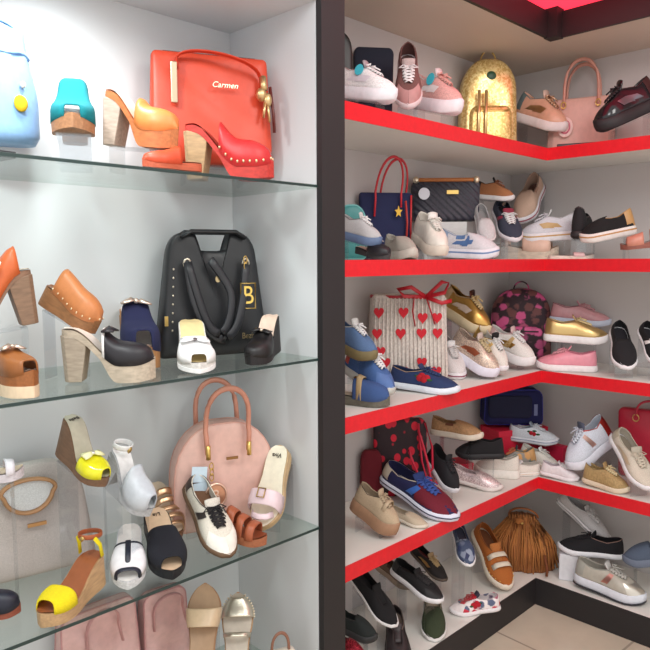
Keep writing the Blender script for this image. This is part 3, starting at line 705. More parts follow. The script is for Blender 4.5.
child(r, 'nameplate', boxg(-.006, .036, -.056, -.050, .128, .136), (205, 160, 110), 'metal', sm=False)
fit(r, (-45, 474, 97, 640), 'G', 'G3', .14, 12, rest=True, only='w')
r = heeled('yellow ankle-strap wedge sandal with cork sole, toe towards the front edge', (242, 222, 22), (196, 160, 118), H=.09, P=.034, heel='wedge', vamp=(.66, .93), vh=(.045, .036), ins=(160, 92, 54), counter=None, ankle=((168, 88, 50), .065), kind='suede', name='wedge_sandal', group=AL3)
child(r, 'heel_strap', tubeg([(-.085, .034, .095), (-.082, .032, .13), (-.07, .026, .155)], .007, .002, (1, 0, 0)), (240, 220, 24), 'suede'); child(r, 'heel_strap', tubeg([(-.085, -.034, .095), (-.082, -.032, .13), (-.07, -.026, .155)], .007, .002, (1, 0, 0)), (240, 220, 24), 'suede')
fit(r, (36, 528, 106, 632), 'G', 'G3', .03, -128, 4, rest=True)
r = heeled('black shoe with pale bead, cut off by the left edge beside the grey tote', (34, 36, 52), (150, 80, 60), H=.05, P=.02, heel='wedge', vamp=(.45, 1), vh=(.06, .05), bow=(36, 36, 50), knot=(200, 180, 150, 'metal'), name='mule', group=AL3)
fit(r, (-40, 574, 18, 622), 'G', 'G3', .02, -15, rest=True)
r = heeled('white platform slide with crossed black trim, left of the black slide', (240, 240, 244), (238, 240, 244), H=.035, P=.028, heel='wedge', vamp=(.5, .92), vh=(.055, .042), ins=(246, 244, 240), trim=(34, 38, 54), name='platform_slide', group=AL3)
child(r, 'centre_strap', tubeg([(.0, 0, .088), (.04, 0, .078), (.085, 0, .062)], .007, .002, (0, 1, 0)), (34, 38, 54))
fit(r, (108, 533, 149, 590), 'G', 'G3', .055, -92, 18, rest=True)
r = heeled('black suede platform slide with open toe, between the white slide and the striped-lace sneaker', (26, 28, 38), (24, 26, 34), H=.05, P=.03, heel='wedge', vamp=(.46, .93), vh=(.055, .045), ins=(222, 192, 160), kind='suede', logo='Lia', name='platform_slide', group=AL3)
fit(r, (143, 510, 188, 580), 'G', 'G3', .05, -78, 18, rest=True)
r = heeled('bronze metallic strappy sandal behind the black slide', (216, 176, 140), (150, 104, 74), H=.05, P=.02, heel='wedge', vamp=None, straps=((.42, .05, .07), (.54, .05, .06), (.66, .045, .06), (.78, .04, .06), (.88, .03, .05)), kind='metal', name='strappy_sandal', group=AL3)
fit(r, (147, 472, 183, 524), 'G', 'G3', .13, -70, 20, rest=True)
r = bag('blush pink dome handbag with two rolled handles and a round charm', (226, 184, 172), .27, .235, .085, .11, .03, .25, wr=.001, flat=.15, piping=(212, 160, 146), group=BG, pw=8, name='dome_handbag')
for y, lean in ((-.05, -.02), (.045, .015)):
    pts = [(-.052, y*1.15, .175), (-.055, y*1.12, .215)]+arc((-.055, y, .225), (.055, y, .225), (0, y+lean, .318), 16, .6)+[(.055, y*1.12, .215), (.052, y*1.15, .175)]
    child(r, 'handle', tubeg(pts, .0065), (204, 140, 118))
for x in (-.052, .052): child(r, 'handle_mount', tubeg([(x, -.062, .195), (x, -.063, .165)], .006), GOLD)
child(r, 'nameplate', boxg(-.005, .025, -.058, -.054, .158, .164), (150, 110, 70), 'metal', sm=False)
chain(r, [(-.045, -.064, .150-.012*k) for k in range(3)])
d = disc('round_charm', .026, mat((214, 160, 130), 'metal'), r, (-.036, -.064, .085)); child(d, 'charm_rim', tubeg([(.026*math.cos(a), .026*math.sin(a), .002) for a in np.linspace(0, 2*PI, 25)[:-1]], .003, None, None, 6, True), (236, 200, 180, 'metal'))
text('B', .034, mat((245, 215, 195), 'metal'), d, (0, 0, .003), (0, 0, 0), 'letter')
for z, a in ((.135, 6), (.100, -4)):
    o = child(r, 'price_tag', boxg(-.019, .019, -.001, .001, -.017, .017), (206, 226, 240), 'plastic', 'pale blue swing tag', False); o.location = (-.075, -.061, z); o.rotation_euler = (0, R(a), 0)
fit(r, (168, 377, 276, 507), 'G', 'G3', .17, 16, rest=True)
r = sneaker('black and cream sneaker with striped laces, toe down on the third glass shelf', (232, 226, 212), (110, 84, 62), (30, 27, 30), (236, 230, 218), cap=(240, 236, 226), ins=(120, 84, 60), heel=(60, 50, 46), th=.026, group=AL3, stripe2=(50, 44, 42))
fit(r, (181, 482, 239, 562), 'G', 'G3', .06, -62, 34, rest=False, riser='clear acrylic stand holding the black and cream striped-lace sneaker')
r = heeled('brown leather sandal with wide crossed straps, right of the striped-lace sneaker', (170, 92, 60), (172, 104, 70), H=.03, P=.02, heel='wedge', vamp=None, straps=((.36, .06, .16), (.56, .052, .13), (.76, .042, .14)), ins=(150, 80, 52), name='sandal', group=AL3)
fit(r, (212, 504, 267, 553), 'G', 'G3', .09, -28, 6, rest=True)
r = heeled('cream wedge slide with pale pink buckled strap standing upright at the right end', (228, 206, 212), (206, 176, 134), H=.03, P=.018, heel='wedge', vamp=(.60, .80), vh=(.055, .048), ins=(244, 238, 216), buckle=(180, 150, 100), logo='Viva', name='slide', group=AL3)
child(r, 'toe_strap', tubeg([(.075, .03, .03), (.088, .02, .045), (.092, 0, .05), (.088, -.02, .045), (.075, -.03, .03)], .008, .002, (1, 0, 0)), (228, 206, 212))
fit(r, (246, 449, 293, 527), 'G', 'G3', .08, -115, 52, rest=False, riser='clear acrylic stand holding the cream and pink slide')
# ------------------------------------------------------------------ lowest glass shelf
for lab, box, dd, lab2 in (('dusty pink leather tote bag with draped folds, below the yellow sandal', (52, 592, 146, 748), .13, ''), ('dusty pink leather tote bag, right one of the two on the lowest glass shelf', (136, 582, 194, 724), .12, '')):
    r = bag(lab, (224, 182, 178), .24 if dd > .125 else .15, .36, .10, .03, .02, .21 if dd > .125 else .13, wr=.012, flat=.6, group=BG, name='tote_bag', piping=(200, 146, 146))
    for y in (-.045,): child(r, 'handle', tubeg([(-.05, -.05, .25)]+arc((-.045, -.036, .30), (.045, -.036, .30), (0, -.05, .362), 12, .7)+[(.05, -.05, .25)], .008, .003, (0, 1, 0)), (204, 152, 150))
    fit(r, box, 'G', 'G4', dd, 25, rest=True)
r = heeled('beige and gold slide sandal standing upright beside the dusty pink totes', (216, 190, 156), (170, 128, 92), H=.02, P=.014, heel='wedge', vamp=(.52, .74), vh=(.055, .045), ins=(176, 144, 112), kind='satin', name='sandal', group=AL4)
fit(r, (184, 590, 224, 672), 'G', 'G4', .12, 82, -58, rest=False, riser='clear acrylic stand holding the beige and gold slide')
r = heeled('clear and gold strappy sandal with jewelled toe, right of the beige slide', (222, 214, 196), (190, 150, 110), H=.02, P=.014, heel='wedge', vamp=(.70, .95), vh=(.04, .03), straps=((.5, .05, .05), (.3, .06, .04)), ins=(206, 196, 180), kind='metal', studs=(250, 240, 220), name='sandal', group=AL4)
fit(r, (218, 598, 257, 676), 'G', 'G4', .13, 86, -55, rest=False, riser='clear acrylic stand holding the clear and gold sandal')
r = bag('small cream bag with a brown ring handle on the lowest glass shelf', (226, 214, 200), .10, .12, .045, .012, .012, .10, wr=0, handle=((140, 96, 76), .055, .045, .0045, (0,)), group=BG, pw=9)
fit(r, (263, 631, 298, 690), 'G', 'G4', .05, 20, rest=True, back=False)
# ------------------------------------------------------------------ corner shelves, top tier
T1 = 'shoes on the top corner shelf'; T2 = 'shoes on the second corner shelf'; T3 = 'shoes on the third corner shelf'; T4 = 'shoes on the lowest red-edged shelf'; T5 = 'shoes on the plinth'
CB = 'bags on the corner shelves'
W_ = (244, 243, 244)
r = bag('black round-topped bag mostly hidden behind the pillar on the top corner shelf', (30, 28, 30), .14, .30, .06, .06, .02, .13, group=CB); fit(r, (318, 30, 353, 88), 'A', 'S1', .20, 10)
r = bag('plain dark navy upright pouch bag behind the white sneaker on the top shelf', (28, 32, 50), .15, .25, .06, .02, .012, .17, group=CB, kind='canvas', flat=.4); fit(r, (354, 41, 393, 110), 'A', 'S1', .16, 12)
r = sneaker('white running sneaker with turquoise round tag beside the pillar on the top shelf', W_, (236, 234, 240), W_, (180, 170, 176), th=.034, kind='knit', stripe=(226, 220, 228), tagc=(70, 190, 210), ins=(170, 150, 150), group=T1, name='running_shoe')
fit(r, (332, 60, 398, 105), 'A', 'S1', .07, -28, 12, rest=False, riser='clear acrylic stand beside the pillar holding the white running sneaker')
r = sneaker('brown sneaker with white laces standing steeply toe down on the top shelf', (122, 82, 78), (228, 212, 214), W_, (200, 180, 178), cap=(190, 140, 138), ins=(90, 66, 62), group=T1)
fit(r, (392, 46, 424, 105), 'A', 'S1', .12, -88, 58, rest=False, riser='clear acrylic stand holding the brown white-laced sneaker')
r = sneaker('pink and white running sneaker with turquoise round tag, left of the gold backpack', (228, 178, 172), (240, 232, 238), (226, 170, 160), (236, 226, 228), th=.034, kind='knit', heel=(222, 224, 222), stripe=(244, 240, 240), tagc=(60, 185, 205), ins=(160, 110, 100), group=T1, name='running_shoe')
fit(r, (408, 66, 463, 118), 'A', 'S1', .05, -38, 16, rest=False, riser='clear acrylic stand holding the pink running sneaker')
def backpack(label, col, w=.24, h=.30, d=.12, kind='leather', pocket=None, zipc=GOLD, badge=None, group=CB):
    r = bag(label, col, w, h, d, w*.42, .03, w*.9, kind=kind, pw=5, wr=.003, group=group, name='backpack', cat='backpack')
    pr = rprof(w*.74, h*.42, .03, .03, w*.7); V, Fc = puff(pr, .05, 5); o = mesh('front_pocket', V, Fc, cs(pocket or col, d=kind), r); o.location = (0, -d*.46, .02)
    child(r, 'top_handle', tubeg(arc((-.03, 0, h-.005), (.03, 0, h-.005), (0, 0, h+.03)), .006, .003, (0, 1, 0)), pocket or col, kind)
    child(r, 'zip', tubeg([(w*.40*math.cos(a), -d*.36, h*.52+h*.40*math.sin(a)) for a in np.linspace(R(-10), R(190), 20)], .0035), zipc)
    child(r, 'pocket_zip', tubeg([(x, -d*.46-.026, .02+h*.36) for x in np.linspace(-w*.28, w*.28, 6)], .003), zipc)
    if badge: q = child(r, 'badge', sphg((0, -d*.47, h*.80), .022, 10, .7, 1, .3), badge)
    return r
r = backpack('gold sequinned backpack with a dark green badge on the top shelf', ((206, 176, 104), 'sequin', (240, 222, 160)), .23, .30, .11, badge=(44, 84, 60), pocket=((200, 168, 96), 'sequin', (236, 212, 140)))
for x in (-.052, -.025): child(r, 'zip_pull_strip', tubeg([(x, -.085, .02), (x, -.085, .19)], .006, .003, (1, 0, 0)), (232, 208, 150, 'metal'))
fit(r, (457, 50, 517, 137), 'A', 'S1', .16, 14)
r = sneaker('white and rose gold sneaker with teal heel, between gold backpack and pink handbag', (226, 176, 150), (240, 236, 236), (214, 180, 150, 'metal'), (230, 200, 184), heel=(110, 130, 134), stripe=(210, 170, 130, 'metal'), th=.026, kind='satin', ins=(150, 110, 90), group=T1)
fit(r, (514, 86, 566, 137), 'A', 'S1', .03, -30, 22, rest=False, riser='clear acrylic stand holding the white and rose gold sneaker')
r = bag('blush pink handbag with two thin tall handles and a round charm, top shelf corner', (222, 178, 166), .25, .16, .10, .02, .02, .22, group=CB, flat=.3)
for y in (-.04, .035): child(r, 'handle', tubeg([(-.062, y, .13)]+arc((-.062, y, .15), (.062, y, .15), (0, y, .262), 16, .6)+[(.062, y, .13)], .0055), (206, 146, 130))
for x in (-.062, .062): child(r, 'ring', tubeg([(x+.009*math.cos(a), -.05, .138+.009*math.sin(a)) for a in np.linspace(0, 2*PI, 13)[:-1]], .002, None, None, 6, True), GOLD)
d = disc('round_charm', .028, mat((238, 206, 200), 'plastic'), r, (-.052, -.062, .075)); child(d, 'charm_ring', tubeg([(.017*math.cos(a), .017*math.sin(a), .003) for a in np.linspace(0, 2*PI, 21)[:-1]], .003, None, None, 6, True), (206, 110, 130))
fit(r, (547, 57, 616, 138), 'B', 'S1', .13, -6)
r = mesh('display_tray', *boxg(-.07, .07, -.02, .02, 0, .008), mat((26, 24, 28), 'plastic'), None, False, bevel=.002); tag(r, 'thin black tray lying in front of the blush pink handbag', 'tray'); fit(r, (557, 137, 612, 146), 'B', 'S1', .03, 0, only='w')
r = sneaker('glossy black running sneaker with dark red lining, right on the top shelf', (30, 28, 34), (34, 32, 36), (40, 38, 42), (24, 22, 26), th=.03, kind='patent', heel=(60, 24, 28), stripe=(120, 120, 130, 'metal'), ins=(112, 34, 30), group=T1, name='running_shoe')
fit(r, (593, 75, 662, 133), 'B', 'S1', .10, 205, 24, rest=False, riser='clear acrylic stand holding the glossy black running sneaker')
# ------------------------------------------------------------------ second tier
r = bag('small teal bag partly hidden behind the pillar on the second corner shelf', (70, 150, 150), .12, .14, .06, .05, .02, .11, group=CB, piping=(120, 190, 190)); fit(r, (338, 176, 364, 220), 'A', 'S2', .20, 8)
r = bag('navy canvas tote bag with red handles and a yellow star charm', (34, 40, 82), .24, .22, .09, .012, .02, .26, kind='canvas', group=CB, flat=.6, name='tote_bag')
for y, k in ((-.045, -.01), (.02, .03)): child(r, 'handle', tubeg([(-.055+k, y, .14), (-.05+k, y-.004, .20)]+arc((-.05+k, y, .22), (.075+k, y, .215), (.035+k, y-.02, .33), 16, .8)+[(.075+k, y, .17)], .0065, .005, (0, 1, 0)), (206, 40, 52))
g = []
star = [(math.cos(PI/2+k*PI/5)*(.020 if k % 2 == 0 else .009)+.05, -.056, math.sin(PI/2+k*PI/5)*(.020 if k % 2 == 0 else .009)+.155) for k in range(10)]
star2 = [(x, -.050, z) for x, y, z in star]; V = star+star2; Fc = [tuple(range(10)), tuple(range(10, 20))[::-1]]+[(i, i+10, (i+1) % 10+10, (i+1) % 10) for i in range(10)]
mesh('star_charm', V, Fc, mat((242, 190, 50), 'plastic'), r, False); child(r, 'tassel', tubeg([(.085, -.052, .19), (.092, -.056, .12), (.088, -.056, .05)], .010, .005), (200, 60, 56)); child(r, 'trim', tubeg([(.118, -.03, .21), (.116, -.032, .01)], .005), (200, 40, 50))
fit(r, (359, 153, 412, 236), 'A', 'S2', .16, 14)
r = sneaker('grey and white sneaker with blue sole line next to the pillar on the second shelf', (196, 194, 196), (96, 116, 150), W_, (220, 216, 214), th=.03, kind='suede', ins=(120, 110, 110), group=T2)
fit(r, (338, 208, 380, 250), 'A', 'S2', .10, -25, 14, rest=False, riser='clear acrylic stand next to the pillar holding the grey and white sneaker')
r = heeled('black flat with a silver jewelled strap on the second shelf, below the navy tote', (28, 28, 34), (60, 56, 58), H=.02, P=.014, heel='wedge', vamp=(.5, 1), vh=(.04, .035), bow=(220, 220, 226, 'metal'), name='flat_shoe', group=T2)
fit(r, (358, 229, 388, 258), 'A', 'S2', .06, -50, 10)
r = sneaker('stone grey slip-on sneaker below the navy tote bag, toe towards the viewer', (176, 168, 158), (190, 182, 172), slip=True, ins=(200, 210, 200), side=(150, 144, 136), kind='suede', group=T2)
fit(r, (385, 229, 417, 258), 'A', 'S2', .05, -60, 0)
r = bag('black quilted handbag with tan top trim, gold nameplate and round silver badge', (38, 38, 48), .26, .15, .09, .02, .02, .27, kind='quilt', group=CB, flat=.4)
child(r, 'top_trim', tubeg([(x, 0, .152) for x in np.linspace(-.125, .125, 8)], .032, .010, (0, 1, 0)), (186, 112, 52)); child(r, 'nameplate', boxg(.0, .045, -.050, -.046, .098, .112), GOLD, sm=False)
disc('badge', .022, mat((176, 172, 178), 'metal'), r, (-.088, -.046, .10))
for sx in (-1, 1): child(r, 'corner_clasp', sphg((sx*.118, -.025, .152), .013, 8), (240, 226, 200, 'metal'))
fit(r, (411, 176, 480, 222), 'A', 'S2', .20, 8, rest=False)
b = mesh('display_block', *boxg(-.07, .07, -.025, .025, 0, 1), mat((222, 220, 218), 'plastic'), None, False, bevel=.002); tag(b, 'pale block lifting the black quilted handbag on the second shelf', 'display stand'); b.location = (r.location.x, r.location.y, ZS['S2']+.001); b.scale.z = max(.01, r.location.z-ZS['S2']-.003); b.rotation_euler.z = r.rotation_euler.z
r = sneaker('cream white sneaker with puffy laces in front of the black quilted handbag', (232, 226, 216), (222, 212, 198), (240, 236, 228), (238, 234, 228), th=.03, kind='leather', ins=(200, 190, 180), group=T2)
fit(r, (411, 211, 449, 256), 'A', 'S2', .10, -62, 20, rest=False, riser='clear acrylic stand holding the cream puffy-laced sneaker')
r = sneaker('pale blue and white slip-on with denim blue band on the second shelf', (224, 222, 228), (232, 232, 240), slip=True, ins=(120, 136, 170), side=(96, 128, 176), heel=(150, 170, 200), stripe2=(84, 118, 170), stripe=(84, 118, 170), line=(110, 140, 184), group=T2)
fit(r, (438, 228, 500, 258), 'A', 'S2', .04, -14, 3)
r = sneaker('pale grey knitted ballet flat leaning upright in front of the wine-striped sneaker', (206, 204, 206), (210, 206, 206), slip=True, ins=(150, 145, 145), side=(190, 186, 190), th=.012, kind='knit', hh=.045, group=T2, name='flat_shoe')
fit(r, (473, 202, 496, 242), 'A', 'S2', .09, -70, 45, rest=False, riser='clear acrylic stand holding the pale grey ballet flat')
r = sneaker('brown and white sneaker with black tongue, high beside the quilted handbag', (176, 116, 76), (228, 224, 226), (150, 90, 60), (30, 28, 32), heel=(26, 26, 30), ins=(50, 40, 40), th=.02, group=T2)
fit(r, (474, 176, 514, 203), 'A', 'S2', .17, -14, 8, rest=False, riser='clear acrylic stand holding the brown and white sneaker')
r = sneaker('navy and white sneaker with wine red stripe, tucked behind the beige sandal', (60, 66, 84), (230, 226, 232), W_, (150, 50, 70), stripe2=(160, 40, 70), ins=(40, 40, 48), group=T2)
fit(r, (490, 200, 524, 240), 'A', 'S2', .13, -70, 36, rest=False, riser='clear acrylic stand holding the navy wine-striped sneaker')
r = sneaker('beige pink slip-on with a wine stripe in its white sole, tilted toe down', (214, 180, 160), (238, 234, 240), slip=True, line=(170, 50, 80), ins=(110, 80, 74), side=(190, 150, 130), th=.032, kind='suede', group=T2)
fit(r, (513, 170, 545, 226), 'A', 'S2', .17, -112, 42, rest=False, riser='clear acrylic stand holding the beige pink slip-on')
r = sneaker('white sneaker with a gold and tan sole band, centre of the second shelf', (230, 230, 238), (236, 236, 240), (224, 222, 230), W_, line=(200, 160, 100), stripe=(196, 160, 104), ins=(190, 186, 190), th=.03, group=T2)
fit(r, (519, 209, 578, 243), 'B', 'S2', .10, 178, 4, rest=False, riser='clear acrylic stand holding the white sneaker with tan band')
r = heeled('beige sandal with black buckle strap at the inner corner of the second shelf', (226, 192, 172), (224, 210, 190), H=.035, P=.022, heel='wedge', vamp=(.46, .9), vh=(.042, .034), straps=((.18, .045, .12),), strapc=(226, 192, 172), buckle=(40, 36, 40), ins=(226, 204, 180), name='sandal', group=T2)
fit(r, (497, 224, 556, 259), 'A', 'S2', .02, -8, 0)
r = heeled('pale pink flat sandal lying behind the beige buckle sandal at the shelf corner', (226, 190, 190), (232, 218, 206), H=.018, P=.016, heel='wedge', vamp=(.55, .8), vh=(.025, .022), ins=(220, 170, 172), name='sandal', group=T2)
fit(r, (548, 243, 594, 258), 'B', 'S2', .03, 5, 0, only='w')
r = sneaker('black knitted sock shoe seen from behind with tall collar on the second shelf', (34, 32, 36), (44, 40, 42), slip=True, ins=(96, 84, 84), kind='knit', hh=.085, th=.02, group=T2, name='sock_shoe')
fit(r, (571, 204, 594, 243), 'B', 'S2', .12, 80, 4, rest=False, riser='clear acrylic stand holding the black sock shoe')
r = sneaker('black slip-on with white and tan sole, toe to the left on a stand', (30, 28, 30), (238, 232, 228), slip=True, line=(196, 146, 90), heel=(196, 150, 96), ins=(40, 36, 38), side=(26, 24, 26), group=T2, th=.03, kind='suede')
fit(r, (582, 204, 634, 247), 'B', 'S2', .08, 186, 12, rest=False, riser='clear acrylic stand holding the black slip-on with tan sole')
r = heeled('coppery pink sandal with crossed straps at the right edge of the second shelf', (204, 136, 116), (150, 90, 76), H=.03, P=.016, heel='wedge', vamp=(.52, .88), vh=(.045, .034), straps=((.18, .045, .10), (.34, .05, .08)), ins=(176, 110, 92), kind='satin', name='sandal', group=T2)
fit(r, (622, 224, 668, 252), 'B', 'S2', .05, 184, 6, rest=False, riser='clear acrylic stand holding the coppery pink sandal')
# ------------------------------------------------------------------ third tier
HB = (236, 226, 218)
r = bag('white woven basket bag printed with red hearts and tied with red ribbon', (HB, 'straw'), .24, .22, .12, .012, .03, .22, group=CB, flat=.2, pw=9, wr=.001, name='basket_bag')
g = []
hp = []
for k in range(24):
    t = 2*PI*k/24; hp.append((16*math.sin(t)**3/17, (13*math.cos(t)-5*math.cos(2*t)-2*math.cos(3*t)-math.cos(4*t))/17))
for z, xs in ((.178, (-.095, -.022)), (.165, (.035, .078)), (.128, (-.100, -.03, .032, .080)), (.085, (-.09,)), (.058, (-.075, .034)), (.036, (-.02, .078))):
    for x in xs: V = [(x+a*.016, -.0625, z+b*.016) for a, b in hp]; child(r, 'heart_print', (V, [tuple(range(24))]), (214, 36, 52), 'canvas', 'printed red heart', False, solid=.0015)
child(r, 'ribs', merge([tubeg([(x, -.0600, .006), (x*.96, -.0598, .212)], .0022, None, None, 5) for x in np.linspace(-.108, .108, 19)]), HB, 'straw')
child(r, 'ribbon', merge([tubeg([(.112*math.cos(a), .052*math.sin(a), .214) for a in np.linspace(0, 2*PI, 33)[:-1]], .004, .002, None, 6, True)]), (176, 30, 44))
b = child(r, 'ribbon_bow', merge([tubeg([(.045, -.06, .214), (.06+.03, -.07, .250), (.11, -.07, .248), (.10, -.066, .225), (.045, -.06, .214)], .005, .002), tubeg([(.045, -.06, .214), (.0, -.066, .238), (-.04, -.06, .232), (-.02, -.06, .216), (.045, -.06, .214)], .005, .002), tubeg([(.045, -.06, .214), (.058, -.070, .18), (.07, -.070, .15)], .006, .002), tubeg([(.01, -.06, .214), (.004, -.068, .18), (.012, -.068, .145)], .006, .002), tubeg([(.045, -.06, .214), (.09, -.07, .20), (.12, -.066, .205)], .005, .002)]), (190, 26, 42), 'satin', 'red ribbon bow with hanging ends')
fit(r, (367, 280, 452, 367), 'A', 'S3', .15, 10)
r = sneaker('blue and olive sneaker with white laces against the pillar, on top of another', (92, 120, 162), (124, 110, 74), W_, (226, 226, 224), th=.03, kind='canvas', heel=(210, 206, 200), ins=(200, 196, 190), group=T3)
fit(r, (330, 313, 376, 365), 'A', 'S3', .13, -40, 14, rest=False, riser='clear acrylic stand against the pillar holding the blue and olive sneaker')
r = sneaker('blue canvas sneaker with bright white crossed laces beside the navy rose sneaker', (72, 106, 164), (196, 196, 190), W_, (100, 130, 180), cap=(80, 112, 170), th=.024, ins=(120, 96, 80), heel=(190, 60, 40), group=T3)
fit(r, (342, 342, 396, 396), 'A', 'S3', .07, -42, 20, rest=False, riser='clear acrylic stand holding the blue canvas sneaker')
r = heeled('denim blue loafer with tan buckled strap at the front beside the pillar', (64, 92, 146), (104, 100, 88), H=.026, P=.02, heel='wedge', vamp=(.38, 1), vh=(.055, .05), strapc=(186, 160, 120), straps=((.5, .066, .10),), buckle=(150, 110, 70), kind='suede', name='loafer', group=T3)
fit(r, (334, 374, 390, 408), 'A', 'S3', .02, -20, 0)
r = sneaker('navy canvas sneaker with embroidered red roses at the front of the third shelf', (38, 56, 100), (228, 236, 246), (44, 64, 110), (40, 58, 104), th=.026, ins=(180, 150, 120), heart='rose', group=T3)
fit(r, (388, 363, 461, 402), 'A', 'S3', -.02, -18, 3)
r = sneaker('gold metallic sneaker with pale sole, raised toe down beside the heart bag', (206, 164, 92), (232, 214, 178), (226, 200, 150), (90, 50, 40), th=.03, kind='metal', heel=(210, 180, 140), ins=(120, 80, 60), stripe=(226, 206, 190), group=T3)
fit(r, (437, 284, 492, 335), 'A', 'S3', .22, -28, 26, rest=False, riser='clear acrylic stand holding the gold metallic sneaker')
r = sneaker('small white canvas sneaker with a red rose, toe towards the viewer', (232, 226, 226), (238, 236, 240), (235, 230, 230), W_, heart='rose', th=.026, line=(150, 60, 90), ins=(150, 140, 130), group=T3)
fit(r, (435, 334, 467, 380), 'A', 'S3', .03, -72, 20)
r = sneaker('glittery silver sneaker with a broad white sole, left of the striped-lace sneaker', ((190, 170, 160), 'glitter', (240, 220, 200)), (232, 230, 244), (210, 190, 150), (220, 200, 190), th=.03, ins=(150, 120, 110), stripe=(200, 120, 90, 'metal'), group=T3)
fit(r, (447, 326, 500, 378), 'A', 'S3', .18, -30, 24, rest=False, riser='clear acrylic stand holding the glittery silver sneaker')
r = sneaker('white sneaker with black and white striped laces, in the middle of the left third shelf', (236, 230, 222), (238, 236, 240), (236, 236, 236), (24, 22, 26), th=.022, ins=(30, 28, 30), stripe2=(216, 180, 110), heel=(206, 170, 100, 'metal'), group=T3)
fit(r, (470, 322, 508, 374), 'A', 'S3', .02, -44, 30, rest=False, riser='clear acrylic stand holding the white striped-lace sneaker')
r = sneaker('white sneaker with gold and leopard side panels in front of the floral backpack', (240, 236, 232), (238, 236, 238), W_, (232, 200, 200), stripe=(206, 164, 90, 'metal'), stripe2=(200, 170, 120), heel=(226, 190, 190), th=.03, ins=(200, 190, 186), group=T3)
fit(r, (484, 322, 535, 368), 'A', 'S3', .10, -26, 16, rest=False, riser='clear acrylic stand holding the white and gold sneaker')
r = backpack('dark backpack with pink flower print at the inner corner of the third shelf', ((50, 26, 38), 'floral', (222, 92, 150), (120, 70, 70)), .25, .32, .12, zipc=(60, 40, 46), pocket=((52, 30, 40), 'floral', (226, 100, 156), (110, 60, 80)))
fit(r, (489, 281, 551, 374), 'A', 'S3', .20, 0)
r = sneaker('dusty pink flat sneaker with pale blue sole, topmost of the two on the corner stand', (206, 150, 156), (206, 214, 234), (206, 150, 156), (200, 140, 150), th=.026, kind='satin', ins=(150, 100, 106), group=T3)
fit(r, (549, 300, 612, 327), 'B', 'S3', .23, -4, 4, rest=False, riser='tall clear acrylic stand holding the dusty pink sneaker')
r = sneaker('metallic gold sneaker with white sole, standing above the pink satin sneaker', (206, 176, 120), (240, 238, 240), (222, 200, 150), (200, 170, 120), th=.028, kind='metal', ins=(140, 110, 80), group=T3)
fit(r, (543, 314, 610, 345), 'B', 'S3', .09, 0, 2, rest=False, riser='clear acrylic stand holding the metallic gold sneaker')
r = sneaker('candy pink satin sneaker with white sole at the inner corner, toe to the left', (232, 150, 166), (242, 238, 240), (238, 170, 182), (226, 146, 160), th=.028, kind='satin', ins=(200, 110, 130), group=T3)
fit(r, (535, 345, 598, 374), 'B', 'S3', .03, 178, 0)
r = sneaker('black slip-on with white sole tilted towards the viewer, right of the gold sneaker', (26, 25, 30), (240, 240, 244), slip=True, ins=(34, 32, 40), side=(30, 28, 34), group=T3, th=.026)
fit(r, (609, 320, 638, 370), 'B', 'S3', .08, -92+14, 36, rest=False, riser='clear acrylic stand holding the black slip-on on the third shelf')
r = sneaker('black sneaker with white stripes cut off by the right edge of the third shelf', (26, 25, 30), (240, 240, 244), W_, (26, 25, 30), stripe2=W_, ins=(34, 32, 40), group=T3, th=.026)
fit(r, (636, 322, 672, 366), 'B', 'S3', .10, -66, 34, rest=False, riser='clear acrylic stand at the right edge holding the black white-striped sneaker')
# ------------------------------------------------------------------ fourth tier
r = bag('crimson knitted bag hidden behind the red flower bag on the lowest red-edged shelf', (112, 20, 36), .13, .20, .05, .04, .02, .12, kind='knit', group=CB); fit(r, (360, 446, 382, 500), 'A', 'S4', .17, 10)
r = bag('black drawstring tote printed with red flowers, with a crimson loop handle', ((44, 26, 34), 'dots', (214, 28, 56)), .22, .25, .065, .03, .02, .22, group=CB, name='tote_bag')
child(r, 'handle', tubeg(arc((.07, -.05, .22), (.03, -.055, .16), (.12, -.07, .03), 18, 1), .005), (206, 36, 66)); child(r, 'handle', tubeg([(.1, -.03, .24), (.125, -.055, .17), (.13, -.055, .10), (.105, -.055, .07), (.085, -.052, .12), (.07, -.045, .24)], .005), (206, 36, 66))
fit(r, (373, 417, 434, 500), 'A', 'S4', .13, 6)
r = sneaker('beige suede wedge sneaker on the lowest red-edged shelf beside the pillar', (196, 174, 146), (166, 128, 100), (200, 178, 150), (196, 174, 146), th=.045, kind='suede', ins=(90, 76, 66), strap=((190, 168, 140), .72), group=T4)
fit(r, (350, 480, 400, 537), 'A', 'S4', .06, -32, 22, rest=False, riser='clear acrylic stand holding the beige wedge sneaker')
r = sneaker('pale beige slip-on lying low behind the navy and red sneaker', (206, 190, 166), (220, 210, 194), slip=True, ins=(170, 150, 130), side=(190, 172, 150), kind='suede', group=T4, name='espadrille')
fit(r, (383, 510, 432, 536), 'A', 'S4', .10, -30, 6)
r = sneaker('navy canvas sneaker with blue side and dark red toe, large at the shelf front', (34, 38, 86), (226, 230, 246), (60, 90, 170), (40, 60, 120), vamp=(116, 22, 44), stripe2=(60, 110, 196), heel=(206, 196, 180), th=.030, ins=(206, 200, 190), line=(60, 60, 90), group=T4)
fit(r, (378, 462, 462, 526), 'A', 'S4', -.03, -38, 14)
r = sneaker('black ankle shoe with white sole behind the navy and red sneaker', (30, 28, 34), (226, 224, 230), (40, 38, 44), (30, 28, 34), th=.022, ins=(60, 56, 60), heel=(34, 32, 36), group=T4)
fit(r, (424, 442, 460, 494), 'A', 'S4', .13, -46, 34, rest=False, riser='clear acrylic stand holding the black ankle shoe')
